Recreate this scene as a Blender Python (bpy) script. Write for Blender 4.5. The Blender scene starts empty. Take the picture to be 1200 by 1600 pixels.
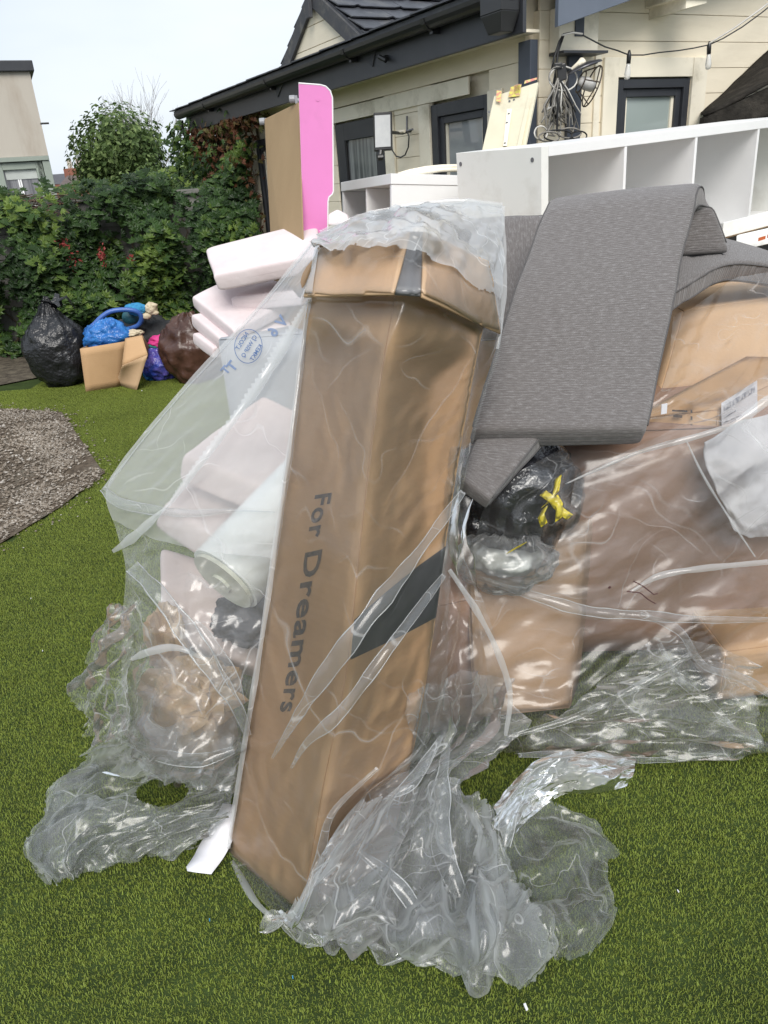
import bpy, math, random
import numpy as np
from mathutils import Vector, Matrix
random.seed(7)
rng = np.random.default_rng(7)
sc = bpy.context.scene
COL = sc.collection

# ------------------------------------------------------------------ camera
FPX, PITCH, ROLL, EYE = 1172.9, math.radians(23.81), math.radians(-4.176), 1.5
_F = np.array([0, math.cos(PITCH), -math.sin(PITCH)])
_r = np.array([1.0, 0, 0]); _u = np.cross(_r, _F)
_RT = math.cos(ROLL)*_r + math.sin(ROLL)*_u
_UP = -math.sin(ROLL)*_r + math.cos(ROLL)*_u
CAM = np.array([0, 0, EYE])
cd = bpy.data.cameras.new('camera'); cam = bpy.data.objects.new('camera', cd); COL.objects.link(cam)
cd.sensor_fit = 'VERTICAL'; cd.sensor_height = 36.0; cd.sensor_width = 27.0
cd.lens = FPX/1600*36.0; cd.clip_start = 0.05; cd.clip_end = 600
m = Matrix.Identity(4)
for i in range(3):
    m[i][0] = _RT[i]; m[i][1] = _UP[i]; m[i][2] = -_F[i]; m[i][3] = CAM[i]
cam.matrix_world = m
sc.camera = cam

# ------------------------------------------------------------------ sky, sun, exposure
world = bpy.data.worlds.new('World'); sc.world = world; world.use_nodes = True
nt = world.node_tree; nt.nodes.clear()
sky = nt.nodes.new('ShaderNodeTexSky'); sky.sky_type = 'NISHITA'; sky.sun_disc = False
SUN_EL, SUN_AZ = math.radians(44), math.radians(176)      # azimuth clockwise from +Y
sky.sun_elevation = SUN_EL; sky.sun_rotation = SUN_AZ
sky.air_density = 1.2; sky.dust_density = 3.0
bg1 = nt.nodes.new('ShaderNodeBackground'); bg1.inputs[1].default_value = 0.10
nt.links.new(sky.outputs[0], bg1.inputs[0])
tc = nt.nodes.new('ShaderNodeTexCoord')
mp = nt.nodes.new('ShaderNodeMapping'); mp.inputs['Scale'].default_value = (1.0, 1.0, 3.0)
nz = nt.nodes.new('ShaderNodeTexNoise'); nz.inputs['Scale'].default_value = 1.3; nz.inputs['Detail'].default_value = 5
nz.inputs['Roughness'].default_value = 0.5
cr = nt.nodes.new('ShaderNodeValToRGB')
cr.color_ramp.elements[0].position = 0.3; cr.color_ramp.elements[0].color = (0.52, 0.61, 0.72, 1)
cr.color_ramp.elements[1].position = 0.72; cr.color_ramp.elements[1].color = (0.84, 0.88, 0.93, 1)
nt.links.new(tc.outputs['Generated'], mp.inputs[0]); nt.links.new(mp.outputs[0], nz.inputs[0]); nt.links.new(nz.outputs['Fac'], cr.inputs[0])
bg2 = nt.nodes.new('ShaderNodeBackground'); bg2.inputs[1].default_value = 0.53
nt.links.new(cr.outputs[0], bg2.inputs[0])
mx = nt.nodes.new('ShaderNodeMixShader'); mx.inputs[0].default_value = 0.93
nt.links.new(bg1.outputs[0], mx.inputs[1]); nt.links.new(bg2.outputs[0], mx.inputs[2])
wo = nt.nodes.new('ShaderNodeOutputWorld'); nt.links.new(mx.outputs[0], wo.inputs[0])
ld = bpy.data.lights.new('sun', 'SUN'); ld.energy = 1.35; ld.angle = math.radians(34); ld.color = (1.0, 0.96, 0.90)
sun = bpy.data.objects.new('sun', ld); COL.objects.link(sun)
sd = Vector((math.sin(SUN_AZ)*math.cos(SUN_EL), math.cos(SUN_AZ)*math.cos(SUN_EL), math.sin(SUN_EL)))
sun.rotation_euler = sd.to_track_quat('Z', 'Y').to_euler()
sc.view_settings.view_transform = 'Standard'; sc.view_settings.look = 'None'
sc.view_settings.exposure = 1.2; sc.view_settings.gamma = 1.0; sc.view_settings.use_curve_mapping = False
sc.cycles.use_denoising = True
sc.cycles.transparent_max_bounces = 24; sc.cycles.max_bounces = 8; sc.cycles.diffuse_bounces = 4
sc.cycles.transmission_bounces = 6; sc.cycles.glossy_bounces = 3
sc.cycles.sample_clamp_indirect = 4.0

# ------------------------------------------------------------------ helpers: points from measured directions
def ray(x, y): return _RT*(x-600)/FPX - _UP*(y-800)/FPX + _F
def G(x, y, z=0.0):
    d = ray(x, y); return CAM + d*(z-EYE)/d[2]
def Y(x, y, v):
    d = ray(x, y); return CAM + d*v/d[1]
def D(x, y, dep): return CAM + ray(x, y)*dep
def PL(x, y, p0, n):
    d = ray(x, y); return CAM + d*(np.dot(np.asarray(p0)-CAM, n)/np.dot(d, n))
def A3(*v): return np.array(v, float)
def unit(v): v = np.asarray(v, float); return v/np.linalg.norm(v)

# ------------------------------------------------------------------ helpers: noise
_perm = rng.random((64, 64, 64))
def vnoise(p, s=1.0, seed=0):
    q = np.asarray(p)*s + seed*17.31
    i = np.floor(q).astype(int); f = q-i; f = f*f*(3-2*f); i &= 63
    j = (i+1) & 63
    x0, y0, z0 = i[..., 0], i[..., 1], i[..., 2]; x1, y1, z1 = j[..., 0], j[..., 1], j[..., 2]
    fx, fy, fz = f[..., 0], f[..., 1], f[..., 2]
    def L(a, b, t): return a+(b-a)*t
    c = L(L(L(_perm[x0, y0, z0], _perm[x1, y0, z0], fx), L(_perm[x0, y1, z0], _perm[x1, y1, z0], fx), fy),
          L(L(_perm[x0, y0, z1], _perm[x1, y0, z1], fx), L(_perm[x0, y1, z1], _perm[x1, y1, z1], fx), fy), fz)
    return c*2-1
def fbm(p, s, octv=3, seed=0):
    a = 0; w = 1.0
    for k in range(octv): a = a + w*vnoise(p, s*2**k, seed+k); w *= .5
    return a

# ------------------------------------------------------------------ helpers: objects
def mesh(name, V, Fc, mat=None, smooth=False, uv=None):
    me = bpy.data.meshes.new(name)
    me.from_pydata([tuple(map(float, v)) for v in V], [], [tuple(int(i) for i in f) for f in Fc])
    if mat is not None:
        for q in (mat if isinstance(mat, (list, tuple)) else [mat]): me.materials.append(q)
    if smooth: me.polygons.foreach_set('use_smooth', [True]*len(me.polygons))
    if uv is not None:
        l = me.uv_layers.new(name='UVMap'); idx = np.zeros(len(me.loops), int); me.loops.foreach_get('vertex_index', idx)
        l.data.foreach_set('uv', np.asarray(uv)[idx].ravel().astype(float))
    me.update(); return me
def obj(name, me, parent=None):
    o = bpy.data.objects.new(name, me); COL.objects.link(o)
    if parent is not None: o.parent = parent; o.matrix_parent_inverse = Matrix.Translation(-Vector(parent.location)) if parent.rotation_euler.x == 0 and parent.rotation_euler.y == 0 and parent.rotation_euler.z == 0 else parent.matrix_basis.inverted()
    return o
def tag(o, label=None, cat=None, group=None, kind=None):
    if label: o['label'] = label
    if cat: o['category'] = cat
    if group: o['group'] = group
    if kind: o['kind'] = kind
    return o
def thing(name, loc, label, cat, group=None):
    o = bpy.data.objects.new(name, None); o.empty_display_size = .1; o.location = tuple(map(float, loc)); COL.objects.link(o)
    return tag(o, label, cat, group)
class MB:
    def __init__(s): s.v = []; s.f = []; s.m = []
    def add(s, V, Fc, mi=0):
        b = len(s.v); s.v += [tuple(map(float, q)) for q in V]; s.f += [tuple(b+int(i) for i in f) for f in Fc]; s.m += [mi]*len(Fc); return s
    def hexa(s, P, mi=0):     # 8 corners: 0-3 bottom loop, 4-7 top loop
        return s.add(P, [(3, 2, 1, 0), (4, 5, 6, 7), (0, 1, 5, 4), (1, 2, 6, 5), (2, 3, 7, 6), (3, 0, 4, 7)], mi)
    def box(s, o, a, b, c, mi=0):   # corner + three edge vectors
        o, a, b, c = map(np.asarray, (o, a, b, c))
        if np.dot(np.cross(a, b), c) < 0: a, b = b, a
        return s.hexa([o, o+a, o+a+b, o+b, o+c, o+a+c, o+a+b+c, o+b+c], mi)
    def tube(s, pts, r, n=8, mi=0, cap=True):
        pts = [np.asarray(p, float) for p in pts]; N = len(pts)
        rs = r if hasattr(r, '__len__') else [r]*N
        t0 = unit(pts[1]-pts[0]); a = np.cross(t0, [0, 0, 1])
        if np.linalg.norm(a) < .05: a = np.cross(t0, [1, 0, 0])
        a = unit(a); V = []
        for k in range(N):
            t = unit(pts[min(k+1, N-1)]-pts[max(k-1, 0)]); a = unit(a-t*np.dot(a, t)); b = np.cross(t, a)
            for j in range(n):
                th = 2*math.pi*j/n; V.append(pts[k]+rs[k]*(math.cos(th)*a+math.sin(th)*b))
        Fc = [(k*n+j, k*n+(j+1) % n, (k+1)*n+(j+1) % n, (k+1)*n+j) for k in range(N-1) for j in range(n)]
        if cap: Fc += [tuple(range(n))[::-1], tuple((N-1)*n+j for j in range(n))]
        return s.add(V, Fc, mi)
    def build(s, name, mat, parent=None, smooth=False, bevel=0, uv=None):
        me = mesh(name, s.v, s.f, mat, smooth, uv)
        if any(s.m): me.polygons.foreach_set('material_index', s.m)
        o = obj(name, me, parent)
        if bevel:
            bm = o.modifiers.new('bevel', 'BEVEL'); bm.width = bevel; bm.segments = 2; bm.limit_method = 'ANGLE'
        return o

# ------------------------------------------------------------------ helpers: materials
def nodes(name):
    mt = bpy.data.materials.new(name); mt.use_nodes = True; t = mt.node_tree
    return mt, t, t.nodes['Principled BSDF']
def N(t, ty, **kw):
    n = t.nodes.new(ty)
    for k, v in kw.items():
        if k in n.inputs: n.inputs[k].default_value = v
        else: setattr(n, k, v)
    return n
def mat(name, c1, c2=None, rough=.6, scale=6.0, bump=0.0, bscale=60.0, spec=.5, stretch=(1, 1, 1), detail=4.0, coords='Object', metal=0.0, c3=None, s3=1.5, bdist=.01, contrast=(.35, .65)):
    mt, t, b = nodes(name); L = t.links.new
    b.inputs['Roughness'].default_value = rough; b.inputs['Specular IOR Level'].default_value = spec; b.inputs['Metallic'].default_value = metal
    tc = N(t, 'ShaderNodeTexCoord'); mp = N(t, 'ShaderNodeMapping'); mp.inputs['Scale'].default_value = stretch
    L(tc.outputs[coords], mp.inputs[0])
    if c2 is None: c2 = tuple(x*.8 for x in c1)
    nz = N(t, 'ShaderNodeTexNoise', Scale=scale, Detail=detail, Roughness=.6); L(mp.outputs[0], nz.inputs[0])
    cr = N(t, 'ShaderNodeValToRGB'); e = cr.color_ramp.elements
    e[0].position, e[1].position = contrast; e[0].color = (*c2, 1); e[1].color = (*c1, 1); L(nz.outputs['Fac'], cr.inputs[0])
    out = cr.outputs[0]
    if c3:
        n3 = N(t, 'ShaderNodeTexNoise', Scale=s3, Detail=6.0, Roughness=.65); L(mp.outputs[0], n3.inputs[0])
        r3 = N(t, 'ShaderNodeValToRGB'); r3.color_ramp.elements[0].position = .52; r3.color_ramp.elements[1].position = .72; L(n3.outputs['Fac'], r3.inputs[0])
        mxx = N(t, 'ShaderNodeMix', data_type='RGBA'); L(r3.outputs[0], mxx.inputs[0]); L(out, mxx.inputs[6]); mxx.inputs[7].default_value = (*c3, 1); out = mxx.outputs[2]
    L(out, b.inputs['Base Color'])
    if bump:
        bz = N(t, 'ShaderNodeTexNoise', Scale=bscale, Detail=3.0); L(mp.outputs[0], bz.inputs[0])
        bp = N(t, 'ShaderNodeBump', Strength=bump, Distance=bdist); L(bz.outputs['Fac'], bp.inputs['Height']); L(bp.outputs[0], b.inputs['Normal'])
    return mt
def film_mat(name, haze=.10, gloss=1.0, rough=.13, tint=(.95, .97, .97), bump=.35, bscale=22.0, edge=.5, crease=.35):
    mt = bpy.data.materials.new(name); mt.use_nodes = True; t = mt.node_tree; L = t.links.new
    t.nodes.clear(); out = N(t, 'ShaderNodeOutputMaterial')
    tc = N(t, 'ShaderNodeTexCoord')
    n0 = N(t, 'ShaderNodeTexNoise', Scale=4.0, Detail=2.0); L(tc.outputs['Object'], n0.inputs[0])
    va = N(t, 'ShaderNodeVectorMath', operation='SCALE'); L(n0.outputs['Color'], va.inputs[0]); va.inputs['Scale'].default_value = .25
    vb = N(t, 'ShaderNodeVectorMath', operation='ADD'); L(tc.outputs['Object'], vb.inputs[0]); L(va.outputs[0], vb.inputs[1])
    # creases: folded bands in several directions, masked in patches
    acc = None; ln_ = None
    for k_, (rot, sc_) in enumerate((((.3, .9, .5), .42), ((1.1, .2, 2.1), .65), ((2.0, 1.4, .9), .95), ((.7, 2.3, 1.5), 1.6))):
        mpp = N(t, 'ShaderNodeMapping'); mpp.inputs['Rotation'].default_value = rot; L(vb.outputs[0], mpp.inputs[0])
        wv = N(t, 'ShaderNodeTexWave', wave_type='BANDS', bands_direction='X', wave_profile='TRI'); wv.inputs['Scale'].default_value = sc_*bscale*.12; wv.inputs['Distortion'].default_value = 1.7; wv.inputs['Detail'].default_value = 2.0; wv.inputs['Detail Scale'].default_value = .8
        L(mpp.outputs[0], wv.inputs[0])
        nm = N(t, 'ShaderNodeTexNoise', Scale=3.1+1.3*k_, Detail=1.0); L(mpp.outputs[0], nm.inputs[0])
        r_ = N(t, 'ShaderNodeMapRange'); r_.inputs[1].default_value = .45; r_.inputs[2].default_value = .62; r_.inputs[3].default_value = .08; r_.inputs[4].default_value = 1.0/(1+k_*.8); L(nm.outputs['Fac'], r_.inputs[0])
        ml = N(t, 'ShaderNodeMath', operation='MULTIPLY'); L(wv.outputs['Fac'], ml.inputs[0]); L(r_.outputs[0], ml.inputs[1])
        lr = N(t, 'ShaderNodeMapRange'); lr.inputs[1].default_value = .955; lr.inputs[2].default_value = .995; L(wv.outputs['Fac'], lr.inputs[0])  # thin white crest lines: crease whitening plus streak highlights put into the haze
        lm = N(t, 'ShaderNodeMapRange'); lm.inputs[1].default_value = .50; lm.inputs[2].default_value = .66; L(nm.outputs['Fac'], lm.inputs[0])
        lx = N(t, 'ShaderNodeMath', operation='MULTIPLY'); L(lr.outputs[0], lx.inputs[0]); L(lm.outputs[0], lx.inputs[1])
        if ln_ is None: ln_ = lx
        else: la_ = N(t, 'ShaderNodeMath', operation='ADD', use_clamp=True); L(ln_.outputs[0], la_.inputs[0]); L(lx.outputs[0], la_.inputs[1]); ln_ = la_
        if acc is None: acc = ml
        else: ad_ = N(t, 'ShaderNodeMath', operation='ADD'); L(acc.outputs[0], ad_.inputs[0]); L(ml.outputs[0], ad_.inputs[1]); acc = ad_
    mu = acc
    bp = N(t, 'ShaderNodeBump', Strength=bump, Distance=.03); L(mu.outputs[0], bp.inputs['Height'])
    fr = N(t, 'ShaderNodeFresnel', IOR=1.5); L(bp.outputs[0], fr.inputs['Normal'])
    fm = N(t, 'ShaderNodeMath', operation='MULTIPLY', use_clamp=True); L(fr.outputs[0], fm.inputs[0]); fm.inputs[1].default_value = 1.3*gloss
    gl = N(t, 'ShaderNodeBsdfGlossy', Roughness=rough); L(bp.outputs[0], gl.inputs['Normal']); gl.inputs[0].default_value = (1, 1, 1, 1)
    tr = N(t, 'ShaderNodeBsdfTransparent'); tr.inputs[0].default_value = (*tint, 1)
    df = N(t, 'ShaderNodeBsdfDiffuse'); df.inputs[0].default_value = (.94, .955, .97, 1)
    tl = N(t, 'ShaderNodeBsdfTranslucent'); tl.inputs[0].default_value = (.94, .955, .97, 1)
    ms = N(t, 'ShaderNodeMixShader'); ms.inputs[0].default_value = .58; L(df.outputs[0], ms.inputs[1]); L(tl.outputs[0], ms.inputs[2])
    lw = N(t, 'ShaderNodeLayerWeight', Blend=.5); L(bp.outputs[0], lw.inputs['Normal'])
    pw = N(t, 'ShaderNodeMath', operation='POWER'); L(lw.outputs['Facing'], pw.inputs[0]); pw.inputs[1].default_value = 2.5
    ma = N(t, 'ShaderNodeMath', operation='MULTIPLY_ADD', use_clamp=True); L(pw.outputs[0], ma.inputs[0]); ma.inputs[1].default_value = edge; mc_ = N(t, 'ShaderNodeMath', operation='MULTIPLY_ADD'); L(ln_.outputs[0], mc_.inputs[0]); mc_.inputs[1].default_value = crease; mc_.inputs[2].default_value = haze; L(mc_.outputs[0], ma.inputs[2])
    m1 = N(t, 'ShaderNodeMixShader'); L(ma.outputs[0], m1.inputs[0]); L(tr.outputs[0], m1.inputs[1]); L(ms.outputs[0], m1.inputs[2])
    m2 = N(t, 'ShaderNodeMixShader'); L(fm.outputs[0], m2.inputs[0]); L(m1.outputs[0], m2.inputs[1]); L(gl.outputs[0], m2.inputs[2])
    L(m2.outputs[0], out.inputs[0]); return mt

M = {}
M['film'] = film_mat('thin_polythene', .05, gloss=.8, rough=.26, bump=.10, bscale=26, edge=.18, crease=.26, tint=(.975, .982, .985))
M['film_milky'] = film_mat('milky_polythene', .38, edge=.35, gloss=.75, rough=.24, bump=.16, bscale=20, crease=.22, tint=(.96, .975, .985))
M['film_lower'] = film_mat('lower_polythene', .15, gloss=.85, rough=.22, bump=.18, bscale=26, edge=.4, crease=.3)
M['film_top'] = film_mat('white_gathered_polythene', .36, edge=.4, gloss=.75, rough=.22, bump=.2, bscale=30, crease=.35)
M['film_hem'] = film_mat('folded_polythene_hem', .42, edge=.4, bump=.1, gloss=.7, crease=.2)
M['film_clear'] = film_mat('clear_polythene', .10, rough=.24, gloss=.8, edge=.8, bump=.22, bscale=36, crease=.42, tint=(.965, .98, .98))
M['film_heap'] = film_mat('layered_polythene', .16, rough=.24, gloss=.85, edge=1.0, bump=.18, bscale=34, crease=.5, tint=(.97, .98, .985))
M['card'] = mat('corrugated_cardboard', (.53, .34, .185), (.48, .30, .16), .75, 3.0, .10, 90, .25, stretch=(1, 1, 1), c3=(.49, .315, .175))
def flutes(mt, sc_=230, st=.10):
    t = mt.node_tree; b = t.nodes['Principled BSDF']; tc = N(t, 'ShaderNodeTexCoord'); wv = N(t, 'ShaderNodeTexWave', wave_type='BANDS', bands_direction='Z'); wv.inputs['Scale'].default_value = sc_/6.28*.5; wv.inputs['Distortion'].default_value = .3
    t.links.new(tc.outputs['Object'], wv.inputs[0]); bp = N(t, 'ShaderNodeBump', Strength=st, Distance=.002); t.links.new(wv.outputs['Fac'], bp.inputs['Height'])
    if b.inputs['Normal'].links: t.links.new(b.inputs['Normal'].links[0].from_socket, bp.inputs['Normal'])
    t.links.new(bp.outputs[0], b.inputs['Normal'])
flutes(M['card'])
M['card_shaded'] = mat('cardboard_shaded_side', (.36, .235, .14), (.31, .20, .115), .8, 5.0, .1, 120, .2)  # darker copy of the cardboard, shade put into the colour
M['card_pale'] = mat('pale_cardboard', (.57, .39, .235), (.52, .35, .21), .75, 4.0, .1, 90, .25)
M['dark_grey'] = mat('grey_fittings_gap_shade', (.17, .17, .18), (.13, .13, .14), .35, 9, 0)  # dark grey of screws and bracket, also of the painted flap gap shade
M['ink'] = mat('black_print', (.035, .035, .04), (.05, .05, .055), .6, 20)
M['ink_pale'] = mat('worn_black_print', (.06, .055, .05), (.14, .10, .07), .7, 60)
M['ink_blue'] = mat('blue_film_print', (.04, .085, .22), (.07, .13, .27), .6, 30)
M['ink_blue_pale'] = mat('faded_blue_print', (.13, .18, .30), (.20, .25, .36), .6, 30)
M['white_lam'] = mat('white_laminate', (.84, .84, .80), (.81, .81, .77), .35, 3, 0, c3=(.70, .69, .64), s3=5)
M['white_edge'] = mat('white_laminate_edge', (.83, .83, .83), (.80, .80, .80), .4, 8)
M['foam'] = mat('pinkish_foam', (.73, .65, .655), (.66, .57, .575), .85, 5, .15, 40, .2)
M['sheet_white'] = mat('white_sheet', (.62, .61, .62), (.52, .51, .53), .8, 6)
M['paper'] = mat('white_paper', (.78, .78, .82), (.74, .74, .78), .7, 8, .1, 20)
M['charcoal'] = mat('charcoal_paint', (.035, .038, .045), (.028, .03, .036), .45, 5, .05, 40, c3=(.05, .05, .055))
M['blue_grey'] = mat('blue_grey_paint', (.050, .060, .080), (.040, .048, .066), .5, 5, .05, 50)
M['black_plastic'] = mat('black_plastic', (.015, .015, .017), (.02, .02, .02), .35, 8)
M['cream'] = mat('cream_painted_timber', (.85, .77, .61), (.81, .73, .575), .6, 3.5, .08, 14, .3, stretch=(1, 1, 5), c3=(.76, .68, .53), s3=2.2)
M['cream2'] = mat('cream_painted_trim', (.85, .79, .65), (.81, .75, .615), .6, 5, .06, 30, .3, c3=(.50, .45, .34), s3=3)
M['glass'] = mat('window_glass_reflecting', (.30, .32, .33), (.24, .25, .26), .05, 1.2, 0, spec=.8)
M['slate'] = mat('dark_roof_slate', (.060, .063, .075), (.035, .037, .045), .5, 9, .3, 50, .5, c3=(.10, .10, .10), s3=6)
M['block'] = mat('grey_concrete_block', (.22, .215, .20), (.14, .14, .13), .9, 6, .4, 60, .2)
M['render'] = mat('stained_cream_render', (.50, .46, .40), (.46, .42, .365), .9, 2.0, .1, 30, .2, stretch=(1, 1, .25), c3=(.36, .30, .24), s3=1.6)
M['sage'] = mat('sage_green_frame', (.30, .34, .29), (.27, .31, .27), .5, 6)
M['pink'] = mat('pink_melamine', (.72, .23, .53), (.69, .215, .50), .45, 2.5, 0, c3=(.66, .21, .48), s3=8)
M['hard'] = mat('brown_hardboard', (.37, .265, .155), (.32, .225, .13), .8, 2.5, .1, 70, .2, stretch=(1, 1, .4), c3=(.30, .21, .12))
M['felt'] = mat('dark_roofing_felt', (.035, .032, .028), (.02, .018, .016), .95, 25, .6, 120, .1, c3=(.08, .07, .06), s3=3)
def wpt(*a):
    return G(a[0], a[1], a[3] if len(a) > 3 else .03) if a[2] == 'g' else Y(a[0], a[1], a[2])

# ================================================================== GROUND
GRAVEL = [G(-260, 640), G(0, 640), G(97, 646), G(163, 742), G(95, 795), G(0, 853), G(-260, 985)]
gm = mat('turf_backing', (.050, .075, .022), (.030, .045, .015), .95, 7, .3, 200, .1)
xs = np.concatenate([[-120, -40, -12], np.linspace(-6.5, 5, 60), [12, 40, 120]])
ys = np.concatenate([[-30, -8], np.linspace(-.5, 10, 60), [14, 25, 60, 160]])
V = [(x, y, 0.0) for y in ys for x in xs]; nx = len(xs)
Fc = [(j*nx+i, j*nx+i+1, (j+1)*nx+i+1, (j+1)*nx+i) for j in range(len(ys)-1) for i in range(nx-1)]
tag(obj('ground', mesh('ground', V, Fc, gm)), kind='structure')

def inpoly(x, y, poly):
    c = False; n = len(poly)
    for i in range(n):
        x0, y0 = poly[i][:2]; x1, y1 = poly[i-1][:2]
        if (y0 > y) != (y1 > y) and x < (x1-x0)*(y-y0)/(y1-y0)+x0: c = not c
    return c
def polydist(x, y, poly):
    d = 9
    for i in range(len(poly)):
        a = np.array(poly[i][:2]); b = np.array(poly[i-1][:2]); t = np.clip(np.dot([x-a[0], y-a[1]], b-a)/np.dot(b-a, b-a), 0, 1)
        q = a+t*(b-a); d = min(d, math.hypot(x-q[0], y-q[1]))
    return d

def scatter_stuff(name, V, Fc, cols, pts, scl, rot, mat_):
    """one object: loose points carry copies of the tile that sits in the same mesh"""
    nT = len(V); P = np.vstack([V, pts])
    me = bpy.data.meshes.new(name); me.from_pydata(P.tolist(), [], [tuple(f) for f in Fc]); me.materials.append(mat_)
    at = me.attributes.new('is_point', 'FLOAT', 'POINT'); a = np.zeros(len(P), np.float32); a[nT:] = 1; at.data.foreach_set('value', a)
    at = me.attributes.new('rz', 'FLOAT', 'POINT'); a = np.zeros(len(P), np.float32); a[nT:] = rot; at.data.foreach_set('value', a)
    at = me.attributes.new('sz', 'FLOAT', 'POINT'); a = np.ones(len(P), np.float32); a[nT:] = scl; at.data.foreach_set('value', a)
    at = me.attributes.new('shade', 'FLOAT', 'POINT'); a = np.zeros(len(P), np.float32); a[:nT] = cols; at.data.foreach_set('value', a)
    o = tag(obj(name, me), kind='stuff')
    g = bpy.data.node_groups.new(name+'_spread', 'GeometryNodeTree')
    g.interface.new_socket('Geometry', in_out='INPUT', socket_type='NodeSocketGeometry'); g.interface.new_socket('Geometry', in_out='OUTPUT', socket_type='NodeSocketGeometry')
    gi = g.nodes.new('NodeGroupInput'); go = g.nodes.new('NodeGroupOutput'); L = g.links.new
    def na(n):
        q = g.nodes.new('GeometryNodeInputNamedAttribute'); q.data_type = 'FLOAT'; q.inputs[0].default_value = n; return q.outputs[0]
    cmp_ = g.nodes.new('FunctionNodeCompare'); cmp_.operation = 'GREATER_THAN'; cmp_.inputs[1].default_value = .5; L(na('is_point'), cmp_.inputs[0])
    sp = g.nodes.new('GeometryNodeSeparateGeometry'); sp.domain = 'POINT'; L(gi.outputs[0], sp.inputs[0]); L(cmp_.outputs[0], sp.inputs[1])
    m2p = g.nodes.new('GeometryNodeMeshToPoints'); L(sp.outputs[0], m2p.inputs[0])
    io = g.nodes.new('GeometryNodeInstanceOnPoints'); L(m2p.outputs[0], io.inputs['Points']); L(sp.outputs[1], io.inputs['Instance'])
    cx = g.nodes.new('ShaderNodeCombineXYZ'); L(na('rz'), cx.inputs[2]); 
    er = g.nodes.new('FunctionNodeEulerToRotation'); L(cx.outputs[0], er.inputs[0]); L(er.outputs[0], io.inputs['Rotation'])
    L(na('sz'), io.inputs['Scale']); L(io.outputs[0], go.inputs[0])
    md = o.modifiers.new('spread', 'NODES'); md.node_group = g
    return o
def attr_mat(name, stops, rough=.7, trans=0.0):
    mt, t, b = nodes(name); at = N(t, 'ShaderNodeAttribute', attribute_name='shade'); cr = N(t, 'ShaderNodeValToRGB')
    e = cr.color_ramp.elements; e[0].position, e[0].color = stops[0][0], (*stops[0][1], 1); e[1].position, e[1].color = stops[-1][0], (*stops[-1][1], 1)
    for p_, c in stops[1:-1]: q = e.new(p_); q.color = (*c, 1)
    t.links.new(at.outputs['Fac'], cr.inputs[0]); b.inputs['Roughness'].default_value = rough; b.inputs['Specular IOR Level'].default_value = .3
    out = cr.outputs[0]
    # broad wear variation over the place
    tc = N(t, 'ShaderNodeNewGeometry'); nz = N(t, 'ShaderNodeTexNoise', Scale=1.7, Detail=4.0); t.links.new(tc.outputs['Position'], nz.inputs[0])
    mr = N(t, 'ShaderNodeMapRange'); mr.inputs[1].default_value = .3; mr.inputs[2].default_value = .7; mr.inputs[3].default_value = .86; mr.inputs[4].default_value = 1.12; t.links.new(nz.outputs['Fac'], mr.inputs[0])
    vm = N(t, 'ShaderNodeVectorMath', operation='SCALE'); t.links.new(out, vm.inputs[0]); t.links.new(mr.outputs[0], vm.inputs['Scale'])
    t.links.new(vm.outputs[0], b.inputs['Base Color'])
    if trans:
        tl = N(t, 'ShaderNodeBsdfTranslucent'); t.links.new(vm.outputs[0], tl.inputs[0]); ms = N(t, 'ShaderNodeMixShader'); ms.inputs[0].default_value = trans
        t.links.new(b.outputs[0], ms.inputs[1]); t.links.new(tl.outputs[0], ms.inputs[2]); t.links.new(ms.outputs[0], t.nodes['Material Output'].inputs[0])
    return mt
# artificial turf: tiles of short curly blades
TS = .25; nb = 6000
bx, by = rng.random(nb)*TS-TS/2, rng.random(nb)*TS-TS/2
ang = rng.random(nb)*2*math.pi; ln = rng.uniform(.005, .0095, nb); lean = rng.uniform(.15, 1.2, nb); w = rng.uniform(.0010, .0017, nb)
low = rng.random(nb) < .3; ln[low] *= .55
dx, dy = np.cos(ang), np.sin(ang); Vt = []; Ft = []; Cc = []
for i in range(nb):
    px, py = -dy[i]*w[i]/2, dx[i]*w[i]/2; h = ln[i]*math.cos(lean[i]*.8); o_ = ln[i]*math.sin(lean[i]); b = len(Vt)
    Vt += [(bx[i]-px, by[i]-py, 0), (bx[i]+px, by[i]+py, 0), (bx[i]+px+dx[i]*o_*.4, by[i]+py+dy[i]*o_*.4, h*.7), (bx[i]-px+dx[i]*o_*.4, by[i]-py+dy[i]*o_*.4, h*.7), (bx[i]+dx[i]*o_, by[i]+dy[i]*o_, h)]
    Ft += [(b, b+1, b+2, b+3), (b+3, b+2, b+4)]
    c = rng.random() if not low[i] else rng.random()*.25; Cc += [c]*5
pts = []
for x in np.arange(-6.2, 4.2, TS):
    for y in np.arange(.3, 8.6, TS):
        if abs(x)/max(y, .1) > .95+.5/max(y, .3): continue
        if polydist(x, y, GRAVEL) < .19: continue
        if inpoly(x, y, GRAVEL): continue
        if x < -3.0-.18*(y-6) and y > 6.75: continue
        pts.append((x, y, .001))
gmat = attr_mat('green_turf_fibre', [(0, (.20, .225, .050)), (.28, (.205, .250, .042)), (.6, (.245, .315, .050)), (1, (.285, .36, .070))], .55, .25)
npt = len(pts)
turf = scatter_stuff('artificial_grass', np.array(Vt), Ft, np.array(Cc), np.array(pts), np.ones(npt)*1.02, rng.integers(0, 4, npt)*math.pi/2, gmat)
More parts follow.
